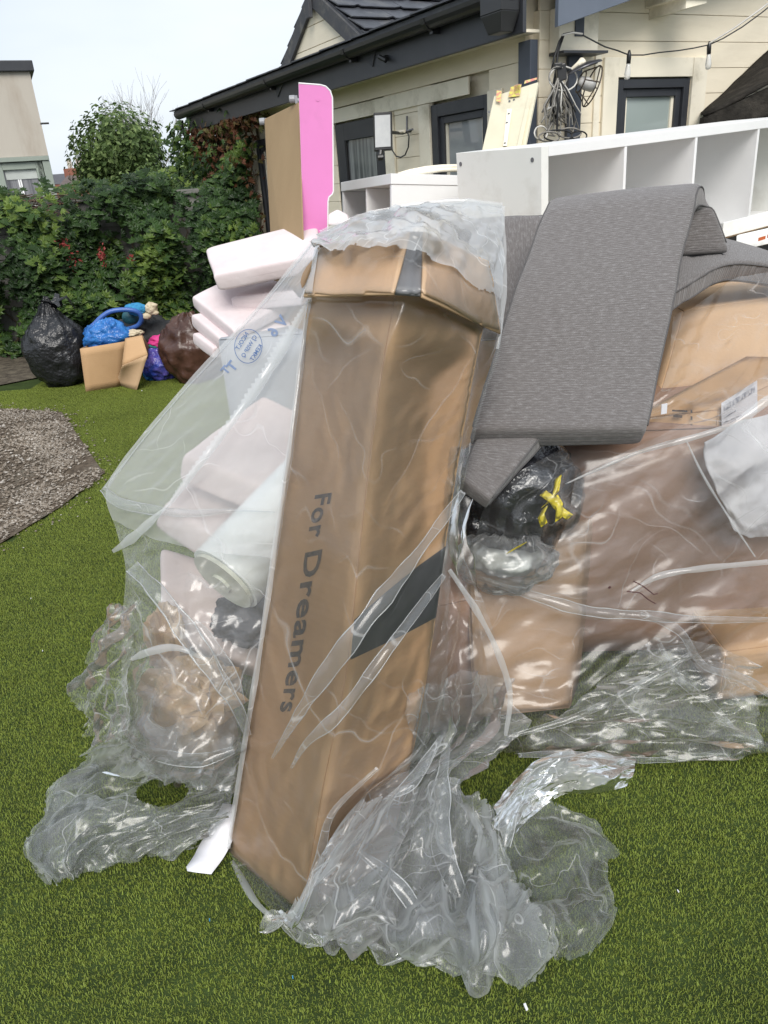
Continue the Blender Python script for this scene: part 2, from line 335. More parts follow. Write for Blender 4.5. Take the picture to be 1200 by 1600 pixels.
# fine tiles along the cut edge of the turf
sel = [i for i in range(nb) if abs(Vt[i*5][0]) < .032 and abs(Vt[i*5][1]) < .032]
V2 = [Vt[i*5+k] for i in sel for k in range(5)]; C2 = [Cc[i*5+k] for i in sel for k in range(5)]; F2 = [t_ for i in range(len(sel)) for t_ in ((i*5, i*5+1, i*5+2, i*5+3), (i*5+3, i*5+2, i*5+4))]
pts = []
for x in np.arange(-6.2-.09375, -1.2, .0625):
    for y in np.arange(2.55-.09375, 6.5, .0625):
        gx, gy = -6.2+round((x+6.2)/TS)*TS, .3+round((y-.3)/TS)*TS
        if polydist(gx, gy, GRAVEL) < .19 or inpoly(gx, gy, GRAVEL):
            if not inpoly(x, y, GRAVEL) or polydist(x, y, GRAVEL) < .015*(1+math.sin(x*40)*math.sin(y*33)): pts.append((x, y, .001))
scatter_stuff('artificial_grass', np.array(V2), F2, np.array(C2), np.array(pts), np.ones(len(pts)), rng.integers(0, 4, len(pts))*math.pi/2, gmat)
# gravel: bed + stones
gv = [tuple(p[:2])+(.012,) for p in GRAVEL]
bed = mesh('gravel_bed', gv, [tuple(range(len(gv)))[::-1]], mat('dark_gravel_bed', (.15, .12, .09), (.07, .055, .042), .95, 40, .6, 150, .1, c3=(.17, .15, .12), s3=4)); tag(obj('gravel_bed', bed), kind='structure')
def stone_tile(n, ts, r0, r1):
    V = []; Fc = []; C_ = []
    for i in range(n):
        c = A3(rng.uniform(-ts/2, ts/2), rng.uniform(-ts/2, ts/2), rng.uniform(0, .006)); r = rng.uniform(r0, r1)
        Q = rng.normal(size=(8, 3)); b = len(V); a = rng.random()*6.28
        pts_ = [A3(math.cos(a+k*math.pi/2)*r*rng.uniform(.7, 1.2), math.sin(a+k*math.pi/2)*r*rng.uniform(.5, 1.1), rng.uniform(-.2, .25)*r) for k in range(4)]+[A3(rng.uniform(-.3, .3)*r, rng.uniform(-.3, .3)*r, r*rng.uniform(.4, .8)), A3(0, 0, -r*.5)]
        V += [c+q for q in pts_]; Fc += [(b+k, b+(k+1) % 4, b+4) for k in range(4)]+[(b+(k+1) % 4, b+k, b+5) for k in range(4)]; C_ += [rng.random()]*6
    return np.array(V), Fc, np.array(C_)
smat = attr_mat('mixed_gravel', [(0, (.075, .06, .045)), (.5, (.19, .155, .12)), (.85, (.30, .265, .225)), (1, (.45, .42, .38))], .85)
Vs, Fs, Cs = stone_tile(420, .4, .005, .015); pts = []
for x in np.arange(-6.5, -1.4, .4):
    for y in np.arange(2.9, 6.2, .4):
        if inpoly(x, y, GRAVEL) and polydist(x, y, GRAVEL) > .22: pts.append((x, y, .014))
for k in range(60):     # narrow rim of stones where the turf is cut
    pass
scatter_stuff('gravel', Vs, Fs, Cs, np.array(pts), np.ones(len(pts)), rng.integers(0, 4, len(pts))*math.pi/2, smat)
Vs, Fs, Cs = stone_tile(60, .13, .004, .012); pts = []
for k in range(1500):
    q = rng.uniform([-5, 2.9], [-1.5, 6.2])
    if inpoly(q[0], q[1], GRAVEL) and .03 < polydist(q[0], q[1], GRAVEL) < .34: pts.append((q[0], q[1], .013))
scatter_stuff('gravel', Vs, Fs, Cs, np.array(pts), np.ones(len(pts)), rng.random(len(pts))*6.28, smat)
# bare earth strip at the foot of the boundary wall
ev = [(-8, 6.9, .014), (-3.5, 6.85, .014), (-3.05, 7.2, .014), (-2.9, 9.5, .014), (-8, 9.5, .014)]
tag(obj('earth_strip', mesh('earth_strip', ev, [(0, 1, 2, 3, 4)], mat('dry_earth', (.14, .12, .09), (.06, .05, .04), .95, 12, .8, 60, .1))), kind='structure')

# ================================================================== TIMBER CABIN
azA, azB = math.radians(-28.52), math.radians(64.29)
dA = A3(math.sin(azA), math.cos(azA), 0); nA = A3(-dA[1], dA[0], 0)
dB = A3(math.sin(azB), math.cos(azB), 0); nB = A3(dB[1], -dB[0], 0)
K = A3(1.011, 4.855, 0); UPV = A3(0, 0, 1)
def fA(s, z, t=0): return K+dA*s+nA*t+UPV*z
def fB(s, z, t=0): return K+dB*s+nB*t+UPV*z
def slabbox(fr, s0, s1, z0, z1, t0, t1, m=None, mi=0):
    m = m or MB(); P = [fr(s0, z0, t0), fr(s1, z0, t0), fr(s1, z0, t1), fr(s0, z0, t1), fr(s0, z1, t0), fr(s1, z1, t0), fr(s1, z1, t1), fr(s0, z1, t1)]
    if np.dot(np.cross(P[1]-P[0], P[3]-P[0]), P[4]-P[0]) < 0: P = [P[i] for i in (0, 3, 2, 1, 4, 7, 6, 5)]
    return m.hexa(P, mi)
cabin = thing('timber_cabin', K, 'cream timber cabin with dark grey fascia, slate roof gable and grey framed windows', 'cabin')
# wall cores behind the planks
slabbox(fA, .002, 5.5, 0, 2.30, -.16, -.062).build('wall', M['cream'], cabin)
slabbox(fB, .002, 3.2, 0, 2.95, -.16, -.062).build('wall', M['cream'], cabin)
PH = .142; base = 1.639-PH*11
def planks(fr, s_from, s_to, zmax, holes, phase):
    z = phase
    while z < zmax:
        z1 = min(z+PH-.0025, zmax); segs = [(s_from, s_to)]
        for (h0, h1, hz0, hz1) in holes:
            if z1 > hz0+.01 and z < hz1-.01:
                ns = []
                for a, b in segs:
                    if h1 <= a or h0 >= b: ns.append((a, b))
                    else:
                        if h0 > a: ns.append((a, h0))
                        if h1 < b: ns.append((h1, b))
                segs = ns
        for a, b in segs:
            if b-a < .02: continue
            m = MB(); slabbox(fr, a, b, z, z1, -.022, 0, m); m.build('plank', M['cream'], cabin, bevel=.0025)
        z += PH
planks(fA, .055, 5.4, 2.2, [(1.66, 2.50, 0, 1.945), (.39, 1.03, 1.0, 1.935), (3.35, 4.3, 0, 1.96)], base)
planks(fB, .055, 3.1, 2.9, [(.636, 1.244, 1.2, 1.96)], 1.731-PH*11)
# broad frieze board and trim
slabbox(fA, .58, 2.7, 1.955, 2.055, .003, .016).build('trim_board', M['cream2'], cabin, bevel=.002)
slabbox(fA, 1.03, 1.17, 1.1, 1.95, .003, .02).build('trim_board', M['cream2'], cabin, bevel=.002)
slabbox(fA, .25, .385, 1.1, 1.95, .003, .02).build('trim_board', M['cream2'], cabin, bevel=.002)
slabbox(fA, 1.52, 1.655, 0, 1.95, .003, .02).build('trim_board', M['cream2'], cabin, bevel=.002)
slabbox(fB, .52, .632, 1.1, 2.07, .003, .02).build('trim_board', M['cream2'], cabin, bevel=.002)
slabbox(fB, 1.248, 1.372, 1.1, 2.07, .003, .02).build('trim_board', M['cream2'], cabin, bevel=.002)
slabbox(fB, .634, 1.246, 1.966, 2.07, .003, .018).build('trim_board', M['cream2'], cabin, bevel=.002)
slabbox(fB, .455, .50, 1.1, 2.10, .003, .014).build('trim_board', M['cream2'], cabin, bevel=.002)
def window(fr, s0, s1, z0, z1, w=.07, deep=.05, blind=True, name='window'):
    m = MB()
    for a, b, c, d in ((s0, s0+w, z0, z1), (s1-w, s1, z0, z1), (s0+w, s1-w, z1-w, z1), (s0+w, s1-w, z0, z0+w)): slabbox(fr, a, b, c, d, -.05, .006, m)
    fo = m.build(name, M['charcoal'], cabin, bevel=.003)
    m = MB(); v = w+.002; q = w+.045
    for a, b, c, d in ((s0+v, s0+q, z0+v, z1-v), (s1-q, s1-v, z0+v, z1-v), (s0+q, s1-q, z1-q, z1-v), (s0+q, s1-q, z0+v, z0+q)): slabbox(fr, a, b, c, d, -.05, -.014, m)
    m.build('sash', M['charcoal'], fo, bevel=.003)
    slabbox(fr, s0+q, s1-q, z0+q, z1-q, -.046, -.040).build('pane', M['glass'], fo)
    if blind:
        m = MB(); slabbox(fr, s0+q, s0+q+.022, z0+q, z1-q, -.040, -.030, m); slabbox(fr, s1-q-.022, s1-q, z0+q, z1-q, -.040, -.030, m); m.build('bead', M['cream2'], fo)
    return fo
M['glassB'] = mat('frosted_window_glass', (.33, .385, .37), (.30, .35, .34), .18, 1.0, 0, spec=.7)
M['curtain'] = mat('net_curtain_behind_glass', (.26, .27, .27), (.10, .105, .11), .12, 2.2, 0, spec=.9, stretch=(14, 14, .5), contrast=(.42, .6))
w1 = window(fA, .36, 1.028, 1.15, 1.938, .075)
w2 = window(fB, .638, 1.242, 1.25, 1.958, .05)
for c in w2.children:
    if c.name.startswith('pane'): c.data.materials[0] = M['glassB']
m = MB()
s0, s1, z1 = 1.66, 2.50, 1.945
for a, b, c, d in ((s0, s0+.17, 0, z1), (s1-.15, s1, 0, z1), (s0+.17, s1-.15, 1.815, z1), (s0+.17, s1-.15, 0, 1.0)): slabbox(fA, a, b, c, d, -.05, -.008, m)
door = m.build('door', M['charcoal'], cabin, bevel=.003)
slabbox(fA, s0+.17, s1-.15, 1.0, 1.815, -.04, -.03).build('pane', M['curtain'], door)
m = MB(); slabbox(fA, s0+.17, s0+.185, 1.0, 1.815, -.03, -.014, m); slabbox(fA, s1-.165, s1-.15, 1.0, 1.815, -.03, -.014, m); m.build('bead', M['black_plastic'], door)
window(fA, 3.36, 4.29, .9, 1.955, .06)
# corner post and drain
slabbox(fA, -.055, .05, 0, 2.15, .0, .055).build('corner_post', M['blue_grey'], cabin, bevel=.004)
slabbox(fA, 5.28, 5.36, 0, 2.15, .0, .05).build('corner_post', M['blue_grey'], cabin, bevel=.004)
slabbox(fB, .245, .345, .0, 2.08, .004, .03).build('corner_post', M['blue_grey'], cabin, bevel=.004)
# soffit + fascia + gutter along face A
slabbox(fA, -.04, 5.7, 2.185, 2.20, -.02, .22).build('soffit', M['cream2'], cabin)
slabbox(fA, -.22, 5.72, 2.15, 2.31, .222, .245).build('fascia', M['charcoal'], cabin, bevel=.003)
def gutter():
    m = MB(); V = []; n = 9; ss = [-.2, 5.8]
    for s in ss:
        for k in range(n):
            th = math.pi+math.pi*k/(n-1); V.append(fA(s, 2.345+.055*math.sin(th), .305+.055*math.cos(th)))
        for k in range(n):
            th = math.pi+math.pi*(n-1-k)/(n-1); V.append(fA(s, 2.345+.050*math.sin(th), .305+.050*math.cos(th)))
    k2 = 2*n; m.add(V, [(j, (j+1) % k2, k2+(j+1) % k2, k2+j) for j in range(k2)]+[tuple(range(k2))[::-1], tuple(range(k2, 2*k2))])
    return m.build('gutter', M['black_plastic'], cabin, smooth=False)
gu = gutter()
for s in (4.75, 3.05, 1.58, .55):
    m = MB(); V = []
    for sv in (s-.02, s+.02):
        for k in range(7):
            th = math.pi+math.pi*k/6; V.append(fA(sv, 2.345+.061*math.sin(th), .305+.061*math.cos(th)))
        for k in range(7):
            th = math.pi+math.pi*(6-k)/6; V.append(fA(sv, 2.345+.057*math.sin(th), .305+.057*math.cos(th)))
    m.add(V, [(j, (j+1) % 14, 14+(j+1) % 14, 14+j) for j in range(14)]+[tuple(range(14))[::-1], tuple(range(14, 28))])
    slabbox(fA, s-.015, s+.015, 2.27, 2.30, .246, .30, m)
    m.build('bracket', M['black_plastic'], gu)
m = MB(); slabbox(fA, -.20, -.02, 2.25, 2.36, .25, .37, m); m.hexa([fA(-.17, 2.16, .27), fA(-.06, 2.16, .27), fA(-.06, 2.16, .35), fA(-.17, 2.16, .35), fA(-.20, 2.25, .25), fA(-.02, 2.25, .25), fA(-.02, 2.25, .37), fA(-.20, 2.25, .37)]); m.build('gutter_outlet', M['black_plastic'], gu, bevel=.004)
m = MB(); m.tube([fA(5.75, 2.28, .305), fA(5.76, 2.2, .305), fA(5.73, 2.1, .26), fA(5.5, 2.02, .12), fA(5.46, 1.95, .06), fA(5.46, 0, .06)], .034, 10); m.build('downpipe', M['black_plastic'], cabin, smooth=True)
# small black sensor on the fascia
m = MB(); m.tube([fA(1.16, 2.235, .246), fA(1.16, 2.235, .27)], .018, 8); m.tube([fA(1.13, 2.215, .275), fA(1.19, 2.245, .29)], .015, 8); m.build('fascia_sensor', M['black_plastic'], cabin)
# main roof (low pitch) over face A, slate courses at the eave
def roofA(s, r, h=0): return fA(s, 2.375+math.tan(math.radians(5))*(r)+h, .34-r)
m = MB(); P = [roofA(-.1, 0), roofA(5.85, 0), roofA(5.85, 4.2), roofA(-.1, 4.2)]; m.hexa([p-UPV*.03 for p in P]+P); m.build('roof', M['slate'], cabin)
s = -.08
while s < 5.8:
    w_ = .245; m = MB(); z_ = random.uniform(.004, .009)
    P = [roofA(s, -.03, z_), roofA(s+w_, -.03, z_+.003), roofA(s+w_, .2, .003), roofA(s, .2, .003)]; m.hexa([p-UPV*.0+UPV*.001 for p in P]+[p+UPV*.010 for p in P]); m.build('slate', M['slate'], cabin); s += .25
# gable (dormer) above the eave
apx, zb, za = 2.215, 2.36, 2.815; sl, sr = 3.02, 1.36
zb_ = 2.33
m = MB(); m.add([fA(sl-.04, zb_, .21), fA(sr+.04, zb_, .21), fA(apx, za-.03, .21), fA(sl-.04, zb_, .17), fA(sr+.04, zb_, .17), fA(apx, za-.03, .17)], [(0, 1, 2), (5, 4, 3), (0, 3, 4, 1), (1, 4, 5, 2), (2, 5, 3, 0)]); gable = m.build('gable_wall', M['cream2'], cabin)
zz = zb_
while zz < za-.08:
    z2 = min(zz+.138, za-.05)
    def sx(z, side): f_ = (z-zb_)/(za-.03-zb_); return (sl-.05)+(apx-sl+.05)*f_ if side else (sr+.05)+(apx-sr-.05)*f_
    P = [fA(sx(zz, 1), zz, .212), fA(sx(zz, 0), zz, .212), fA(sx(z2, 0), z2, .212), fA(sx(z2, 1), z2, .212)]; Q = [p+nA*.014 for p in P]
    m = MB(); m.hexa(P+Q); m.build('plank', M['cream'], gable, bevel=.002); zz += .142
def barge(sa, za_, sb, zb2, w_=.105, t0=.228, t1=.255):
    a = fA(sa, za_, t0); b = fA(sb, zb2, t0); u = unit(b-a); v = unit(np.cross(u, nA));
    if v[2] > 0: v = -v
    m = MB(); m.hexa([a, b, b+v*w_, a+v*w_]+[q+nA*(t1-t0) for q in (a, b, b+v*w_, a+v*w_)]); return m.build('bargeboard', M['slatepaint'], cabin, bevel=.003)
M['slatepaint'] = mat('weathered_grey_paint', (.055, .058, .068), (.075, .075, .078), .65, 6, .2, 60, .3, c3=(.15, .145, .13), s3=9)
barge(apx+.01, za+.02, sl+.06, zb_-.03); barge(apx-.01, za+.02, sr-.06, zb_-.03)
slabbox(fA, apx-.03, apx+.03, za-.17, za+.06, .258, .29).build('finial', M['slatepaint'], cabin, bevel=.004)
# gable roof slopes going back, slates on the right slope
RL = 2.6
def gr(side, d, r, h=0):      # d = distance down slope, r = back from the face
    b_ = (sl if side else sr); L_ = math.hypot(apx-b_, za-zb_); u = d/L_
    nrm = unit(A3(0, 0, 1)*abs(apx-b_)+dA*(za-zb_)*(1 if side else -1))
    return fA(apx+(b_-apx)*u, za+.03+(zb_-za)*u, .235-r)+nrm*h
for side in (0, 1):
    LL = math.hypot(apx-(sl if side else sr), za-zb_)+.04; m = MB(); P = [gr(side, 0, 0), gr(side, LL, 0), gr(side, LL, RL), gr(side, 0, RL)]; m.hexa([p-UPV*.02 for p in P]+P); groof = m.build('gable_roof', M['slate'], cabin)
    rows = 5; ex = LL/rows
    for i in range(rows):
        cw = .36; off = (i % 2)*cw/2
        for j in range(-1, int(RL/cw)+1):
            a, b = max(0, j*cw+off+.002), min(RL, (j+1)*cw+off-.002)
            if b-a < .03: continue
            d0, d1 = i*ex-.01, (i+1)*ex+.035; z_ = random.uniform(0, .004); ck = min(.07, (b-a)*.3)
            out = [(d0, a), (d0, b), (d1-.035, b), (d1, b-ck), (d1, a+.002), ]
            m = MB(); lo = [gr(side, d, r, .002+(d-d0)*.10+z_) for d, r in out]; hi = [gr(side, d, r, .010+(d-d0)*.10+z_) for d, r in out]
            n5 = len(out); m.add(lo+hi, [tuple(range(n5))[::-1], tuple(range(n5, 2*n5))]+[(k, (k+1) % n5, n5+(k+1) % n5, n5+k) for k in range(n5)]); m.build('slate', M['slate'], groof)
m = MB(); m.tube([fA(apx, za+.045, .24), fA(apx, za+.045, .235-RL)], .035, 6); m.build('ridge_cap', M['slate'], groof)
# wing B: verge fascia rising to the right, its roof, purlin end
def fv(s, h, t): return fB(s, 2.165+.262*(s+.06)+h, t)
m = MB(); P = [fv(-.02, 0, .22), fv(3.4, 0, .22), fv(3.4, 0, .25), fv(-.02, 0, .25)]; m.hexa(P+[p+UPV*.20 for p in P]); m.build('verge_board', mat('pale_blue_grey_paint', (.125, .145, .185), (.105, .125, .16), .4, 4, .03, 40), cabin, bevel=.003)
m = MB(); P = [fv(-.05, .19, -.3), fv(3.4, .19, -.3), fv(3.4, .19, .27), fv(-.05, .19, .27)]; m.hexa(P+[p+UPV*.05 for p in P]); m.build('roof', M['slate'], cabin)
slabbox(fB, .82, 1.04, 2.32, 2.42, .002, .30).build('purlin_end', M['cream2'], cabin, bevel=.004)
m = MB(); m.hexa([fB(.86, 2.265, .002), fB(1.02, 2.295, .002), fB(1.02, 2.30, .28), fB(.86, 2.27, .28), fB(.86, 2.32, .002), fB(1.02, 2.32, .002), fB(1.02, 2.32, .28), fB(.86, 2.32, .28)]); m.build('purlin_block', M['cream2'], cabin)
slabbox(fB, .12, .40, 2.09, 2.30, .003, .09).build('meter_box', M['cream2'], cabin, bevel=.004)
slabbox(fB, .225, .285, 2.16, 2.25, .092, .10).build('switch_plate', M['blue_grey'], cabin)
slabbox(fB, .12, .44, 2.075, 2.088, .003, .13).build('small_shelf', M['charcoal'], cabin)

# ---- things fixed to the cabin
fl = thing('floodlight', fA(1.55, 1.8, .02), 'black LED floodlight with pale square lens on the cabin wall beside the door', 'floodlight')
c = A3(*Y(599, 205, 1)) ; fc = PL(599, 205, fA(0, 0, .33), nA)
ex_ = unit(A3(.93, .1, 0)); ez_ = A3(0, 0, 1); ez_ = unit(A3(.05, .12, 1)); ey_ = np.cross(ez_, ex_)
def fl_box(cx, cz, w_, h_, d0, d1, m=None):
    m = m or MB(); o_ = fc+ex_*(cx-w_/2)+ez_*(cz-h_/2)+ey_*d0; return m.box(o_, ex_*w_, ez_*h_, ey_*(d1-d0))
fl_box(0, 0, .125, .235, .0, .045).build('housing', M['black_plastic'], fl, bevel=.006)
fl_box(-.005, .0, .105, .195, -.006, -.001).build('lens', mat('pale_led_lens', (.55, .56, .56), (.50, .51, .52), .25, 30), fl)
m = MB(); m.tube([fc+ex_*.03+ey_*.045, PL(628, 208, fA(0, 0, .08), nA), PL(642, 204, fA(0, 0, .0), nA)], .011, 8); m.build('arm', M['black_plastic'], fl)
m = MB(); m.tube([fc-ez_*.12+ex_*-.02, fc-ez_*.165+ex_*-.03-ey_*.01], .017, 10); m.tube([fc-ez_*.165+ex_*-.045-ey_*.03, fc-ez_*.165+ex_*-.01-ey_*.03], .02, 10); m.build('motion_sensor', M['black_plastic'], fl)
m = MB(); m.tube([PL(x, y, fA(0, 0, .06), nA) for x, y in [(612, 222), (613, 235), (619, 244), (626, 246), (633, 242), (638, 230), (639, 213), (636, 205)]], .005, 6); m.build('cable', M['black_plastic'], fl)
m = MB(); m.tube([PL(620, 207, fA(0, 0, .12), nA), PL(632, 205, fA(0, 0, .12), nA)], .010, 8); m.build('connector', M['cream2'], fl)
m = MB(); m.tube([PL(636, 182, fA(0, 0, .02), nA), PL(636, 205, fA(0, 0, .05), nA), PL(645, 202, fA(0, 0, .05), nA)], .008, 6); m.build('bracket', M['dark_grey'], fl)
# string lights
st = thing('string_light', fB(.2, 2.2, .2), 'black outdoor string light cable with two clear bulbs slung over the window', 'string light')
pB = fB(0, 0, .18)
def qb(x, y, t=.18): return PL(x, y, fB(0, 0, t), nB)
M['cord'] = mat('black_cord', (.02, .02, .022), None, .5, 9)
M['cord_w'] = mat('white_cord', (.62, .60, .56), None, .5, 9)
m = MB(); m.tube([qb(x, y) for x, y in [(880, 53), (895, 50), (905, 52), (920, 60), (945, 73), (965, 79), (983, 86), (1005, 86), (1030, 82), (1060, 79), (1085, 75), (1108, 70), (1130, 60), (1160, 42), (1190, 20), (1240, -20)]], .0038, 6); m.build('cord', M['cord'], st, smooth=True)
m = MB(); m.tube([qb(x, y, .185) for x, y in [(1108, 68), (1150, 42), (1190, 13), (1240, -27)]], .005, 6); m.tube([qb(x, y, .185) for x, y in [(878, 55), (895, 51), (910, 53)]], .005, 6); m.build('cord', M['cord_w'], st, smooth=True)
bulbm, t_, b_ = nodes('clear_bulb_glass'); b_.inputs['Base Color'].default_value = (.9, .9, .88, 1); b_.inputs['Roughness'].default_value = .12; b_.inputs['Transmission Weight'].default_value = .55
for x, y in ((983, 86), (1108, 72)):
    p0 = qb(x, y); dn = unit(A3(-.04, 0, -1)) if x < 1000 else unit(A3(.06, 0, -1)); q = .95
    m = MB(); m.tube([p0+UPV*.025, p0+UPV*.0, p0+dn*.045*q], [.005, .013, .012], 10); so = m.build('lamp_holder', M['black_plastic'], st, smooth=True)
    m = MB(); m.tube([p0+dn*.045*q, p0+dn*.06*q, p0+dn*.10*q, p0+dn*.125*q, p0+dn*.13*q], [.010, .013, .018, .015, .005], 12); m.build('bulb', bulbm, so, smooth=True)
# caged work lamp hanging with a bundle of cables
lampT = thing('caged_lamp', qb(930, 120), 'caged inspection lamp with dark metal shade hanging on the cabin corner', 'lamp')
c0 = qb(900, 128, .2); cE = qb(928, 140, .22); ax = unit(cE-c0+A3(0, -.02, 0))
a_ = unit(np.cross(ax, [0, 1, 0.2])); b_v = np.cross(ax, a_)
def ring(c, r, tilt=0, n=20): return [c+r*(math.cos(2*math.pi*k/n)*a_+math.sin(2*math.pi*k/n)*b_v) for k in range(n+1)]
shade0 = qb(880, 122, .16); shade1 = qb(938, 98, .24)
V = []; nS = 14
for k in range(nS+1):
    f_ = k/nS; r_ = .022+.05*math.sin(f_*math.pi*.9)*.9
    for j in range(9):
        th = -1.3+2.6*j/8; cdir = unit(shade1-shade0); aa = unit(np.cross(cdir, [0, 1, 0])); bb = np.cross(cdir, aa)
        if aa[2] < 0: aa = -aa
        V.append(shade0+(shade1-shade0)*f_+r_*(math.cos(th)*aa*.5+math.sin(th)*bb*1.1))
m = MB(); m.add(V, [(k*9+j, k*9+j+1, (k+1)*9+j+1, (k+1)*9+j) for k in range(nS) for j in range(8)]); so = m.build('lamp_shade', mat('dark_metal_shade', (.10, .10, .11), (.06, .06, .07), .3, 8, metal=.6), lampT, smooth=True)
sm_ = so.modifiers.new('thick', 'SOLIDIFY'); sm_.thickness = .003
m = MB(); m.tube(ring(qb(925, 135, .22), .105), .004, 5, cap=False)
m.tube(ring(qb(908, 128, .2), .055), .004, 5, cap=False)
R0, R1 = ring(qb(908, 128, .2), .055), ring(qb(925, 135, .22), .105)
for k in range(0, 20, 4): m.tube([R0[k], R1[k]], .0035, 5)
for k in (0, 5): m.tube([R1[k], R1[k]+unit(ax)*.03*0+(R1[(k+10) % 20]-R1[k])*.5+ax*.02, R1[(k+10) % 20]], .0035, 5)
m.build('wire_cage', mat('bronze_wire', (.09, .07, .055), None, .4, 9, metal=.5), lampT)
m = MB(); m.tube([qb(905, 125, .2), qb(915, 130, .21), qb(926, 136, .22)], [.02, .035, .028], 12); m.build('bulb', mat('milky_bulb', (.55, .54, .52), None, .3, 9), lampT, smooth=True)
m = MB(); m.tube([qb(893, 108, .2), qb(902, 101, .2), qb(909, 97, .21)], [.008, .012, .02], 8); m.tube([qb(903, 105, .2), qb(911, 95, .2)], .022, 10); m.build('switch', M['cream2'], lampT, smooth=True)
cb = thing('cable_bundle', qb(872, 150, .1), 'tangled bundle of grey and black cables hanging from the cabin corner', 'cables')
M['cord_g'] = mat('dusty_grey_cord', (.26, .245, .22), (.18, .17, .155), .6, 9)
r2 = random.Random(5)
for k in range(34):
    x0 = r2.gauss(874, 4); x1 = r2.gauss(872, 15); yb = r2.uniform(170, 212); t = r2.uniform(.05, .2)
    P = [(r2.gauss(874, 2), 122+r2.uniform(-4, 3)), (x0+(x1-x0)*.3, 140), (x0+(x1-x0)*.7+r2.gauss(0, 4), 165), (x1, yb)]
    if k % 3 == 0: P += [(x1+r2.uniform(-14, 14), min(213, yb+6)), (x1+r2.uniform(-10, 10), yb-12)]
    m = MB(); 
    pts_ = []
    for a in range(len(P)-1):
        for f_ in (0, .5): pts_.append(qb(P[a][0]*(1-f_)+P[a+1][0]*f_, P[a][1]*(1-f_)+P[a+1][1]*f_, t+.02*math.sin(a+f_)))
    pts_.append(qb(*P[-1], t)); m.tube(pts_, r2.choice([.0035, .0045, .006]), 5, cap=False); m.build('cable', r2.choice([M['cord_g'], M['cord_g'], M['cord_w'], M['cord']]), cb, smooth=True)
for (x, y, rx, ry, mm) in [(880, 123, 22, 19, 'cord_w'), (872, 120, 14, 16, 'cord_g'), (845, 208, 10, 11, 'cord_w'), (872, 212, 22, 9, 'cord'), (890, 208, 18, 8, 'cord_g'), (858, 214, 16, 8, 'cord_g'), (905, 212, 12, 7, 'cord')]:
    m = MB(); m.tube([qb(x+rx*math.cos(k*.35), y+ry*math.sin(k*.35), .2+.01*math.sin(k)) for k in range(19)], .0045, 5, cap=False); m.build('cable', M[mm], cb, smooth=True)
m = MB(); m.tube([qb(x, y, .14) for x, y in [(869, 185), (860, 160), (868, 115), (872, 80), (880, 56)]], .007, 6); m.tube([qb(x, y, .15) for x, y in [(862, 110), (866, 90), (874, 65), (880, 55)]], .006, 6); m.build('cable', M['cord'], cb, smooth=True)
m = MB(); m.box(qb(866, 108, .2), A3(.045, 0, 0), A3(0, .03, 0), A3(0, 0, .03)); m.box(qb(872, 128, .2), A3(.05, 0, .01), A3(0, .04, 0), A3(-.01, 0, .08)); m.build('connector', M['black_plastic'], cb, bevel=.005)
# felt covered shed roof at the right
sh = thing('felt_shed_roof', fB(1.9, 1.75, .4), 'sloping dark roofing felt shed roof against the right wall', 'shed roof')
e0 = qb(1097, 181, .02); e1 = qb(1240, 45, .02); e2 = qb(1260, 200, .9); e3 = qb(1110, 186, .5)
m = MB()
P = [e0, e1, e1+nB*.9+UPV*-.05, qb(1100, 184, .35)]
N_ = 12; V = []
for i in range(N_):
    for j in range(N_):
        u, v = i/(N_-1), j/(N_-1); p = (P[0]*(1-u)+P[1]*u)*(1-v)+(P[3]*(1-u)+P[2]*u)*v; V.append(p+UPV*.012*fbm(p, 5, 2))
m.add(V, [(i*N_+j, i*N_+j+1, (i+1)*N_+j+1, (i+1)*N_+j) for i in range(N_-1) for j in range(N_-1)]); o = m.build('felt_sheet', M['felt'], sh, smooth=True); q = o.modifiers.new('t', 'SOLIDIFY'); q.thickness = .02; q.offset = 1
m = MB(); m.hexa([P[3]-UPV*.10, P[2]-UPV*.28, P[2]-UPV*.28-nB*.03, P[3]-UPV*.10-nB*.03, P[3]-UPV*.0, P[2]-UPV*.02, P[2]-UPV*.02-nB*.03, P[3]-UPV*.0-nB*.03]); m.build('edge_board', M['felt'], sh)
slabbox(fB, 1.5, 3.0, 0, 1.72, .05, .7).build('shed_wall', M['charcoal'], sh)

# ================================================================== LEFT NEIGHBOUR BUILDING
azL = math.radians(66); dL = A3(math.sin(azL), math.cos(azL), 0); nL = A3(dL[1], -dL[0], 0)
KL = Y(66, 200, 12.0); KL[2] = 0
def fL(s, z, t=0): return KL+dL*s+nL*t+UPV*z
def zL(x, y): return PL(x, y, KL, nL)[2]
def sL(x, y): return float(np.dot(PL(x, y, KL, nL)-KL, dL))
ztop, zm, zs = zL(48, 112), zL(70, 243), zL(60, 314)
lb = thing('rendered_building', fL(0, 0), 'flat roofed neighbour building with stained cream render and sage green window', 'building')
slabbox(fL, -6, 0, zm, ztop, -4, 0).build('upper_wall', M['render'], lb)
slabbox(fL, -6, 0, 0, zm, -4, -.10).build('lower_wall', M['sage'], lb)
slabbox(fL, -6.1, .06, ztop, ztop+.13, -4.05, .06).build('parapet_cap', M['charcoal'], lb, bevel=.01)
m = MB(); slabbox(fL, -6, 0, zm-.06, zm-.003, -.098, .02, m); fo = m.build('window', M['sage'], lb, bevel=.004)
sw0, sw1 = sL(3, 260), sL(58, 260)
for a, b in ((-.10, 0), (-.20, -.11), (sw1+.0, sw1+.07), (sw0-.12, sw0-.0)):
    m = MB(); slabbox(fL, a, b, zs, zm-.063, -.098, .0 if a > -.15 else -.03, m); m.build('frame', M['sage'], fo, bevel=.006)
m = MB(); slabbox(fL, sw0, sw1, zm-.16, zm-.07, -.098, -.03, m); m.build('frame', M['sage'], fo, bevel=.006)
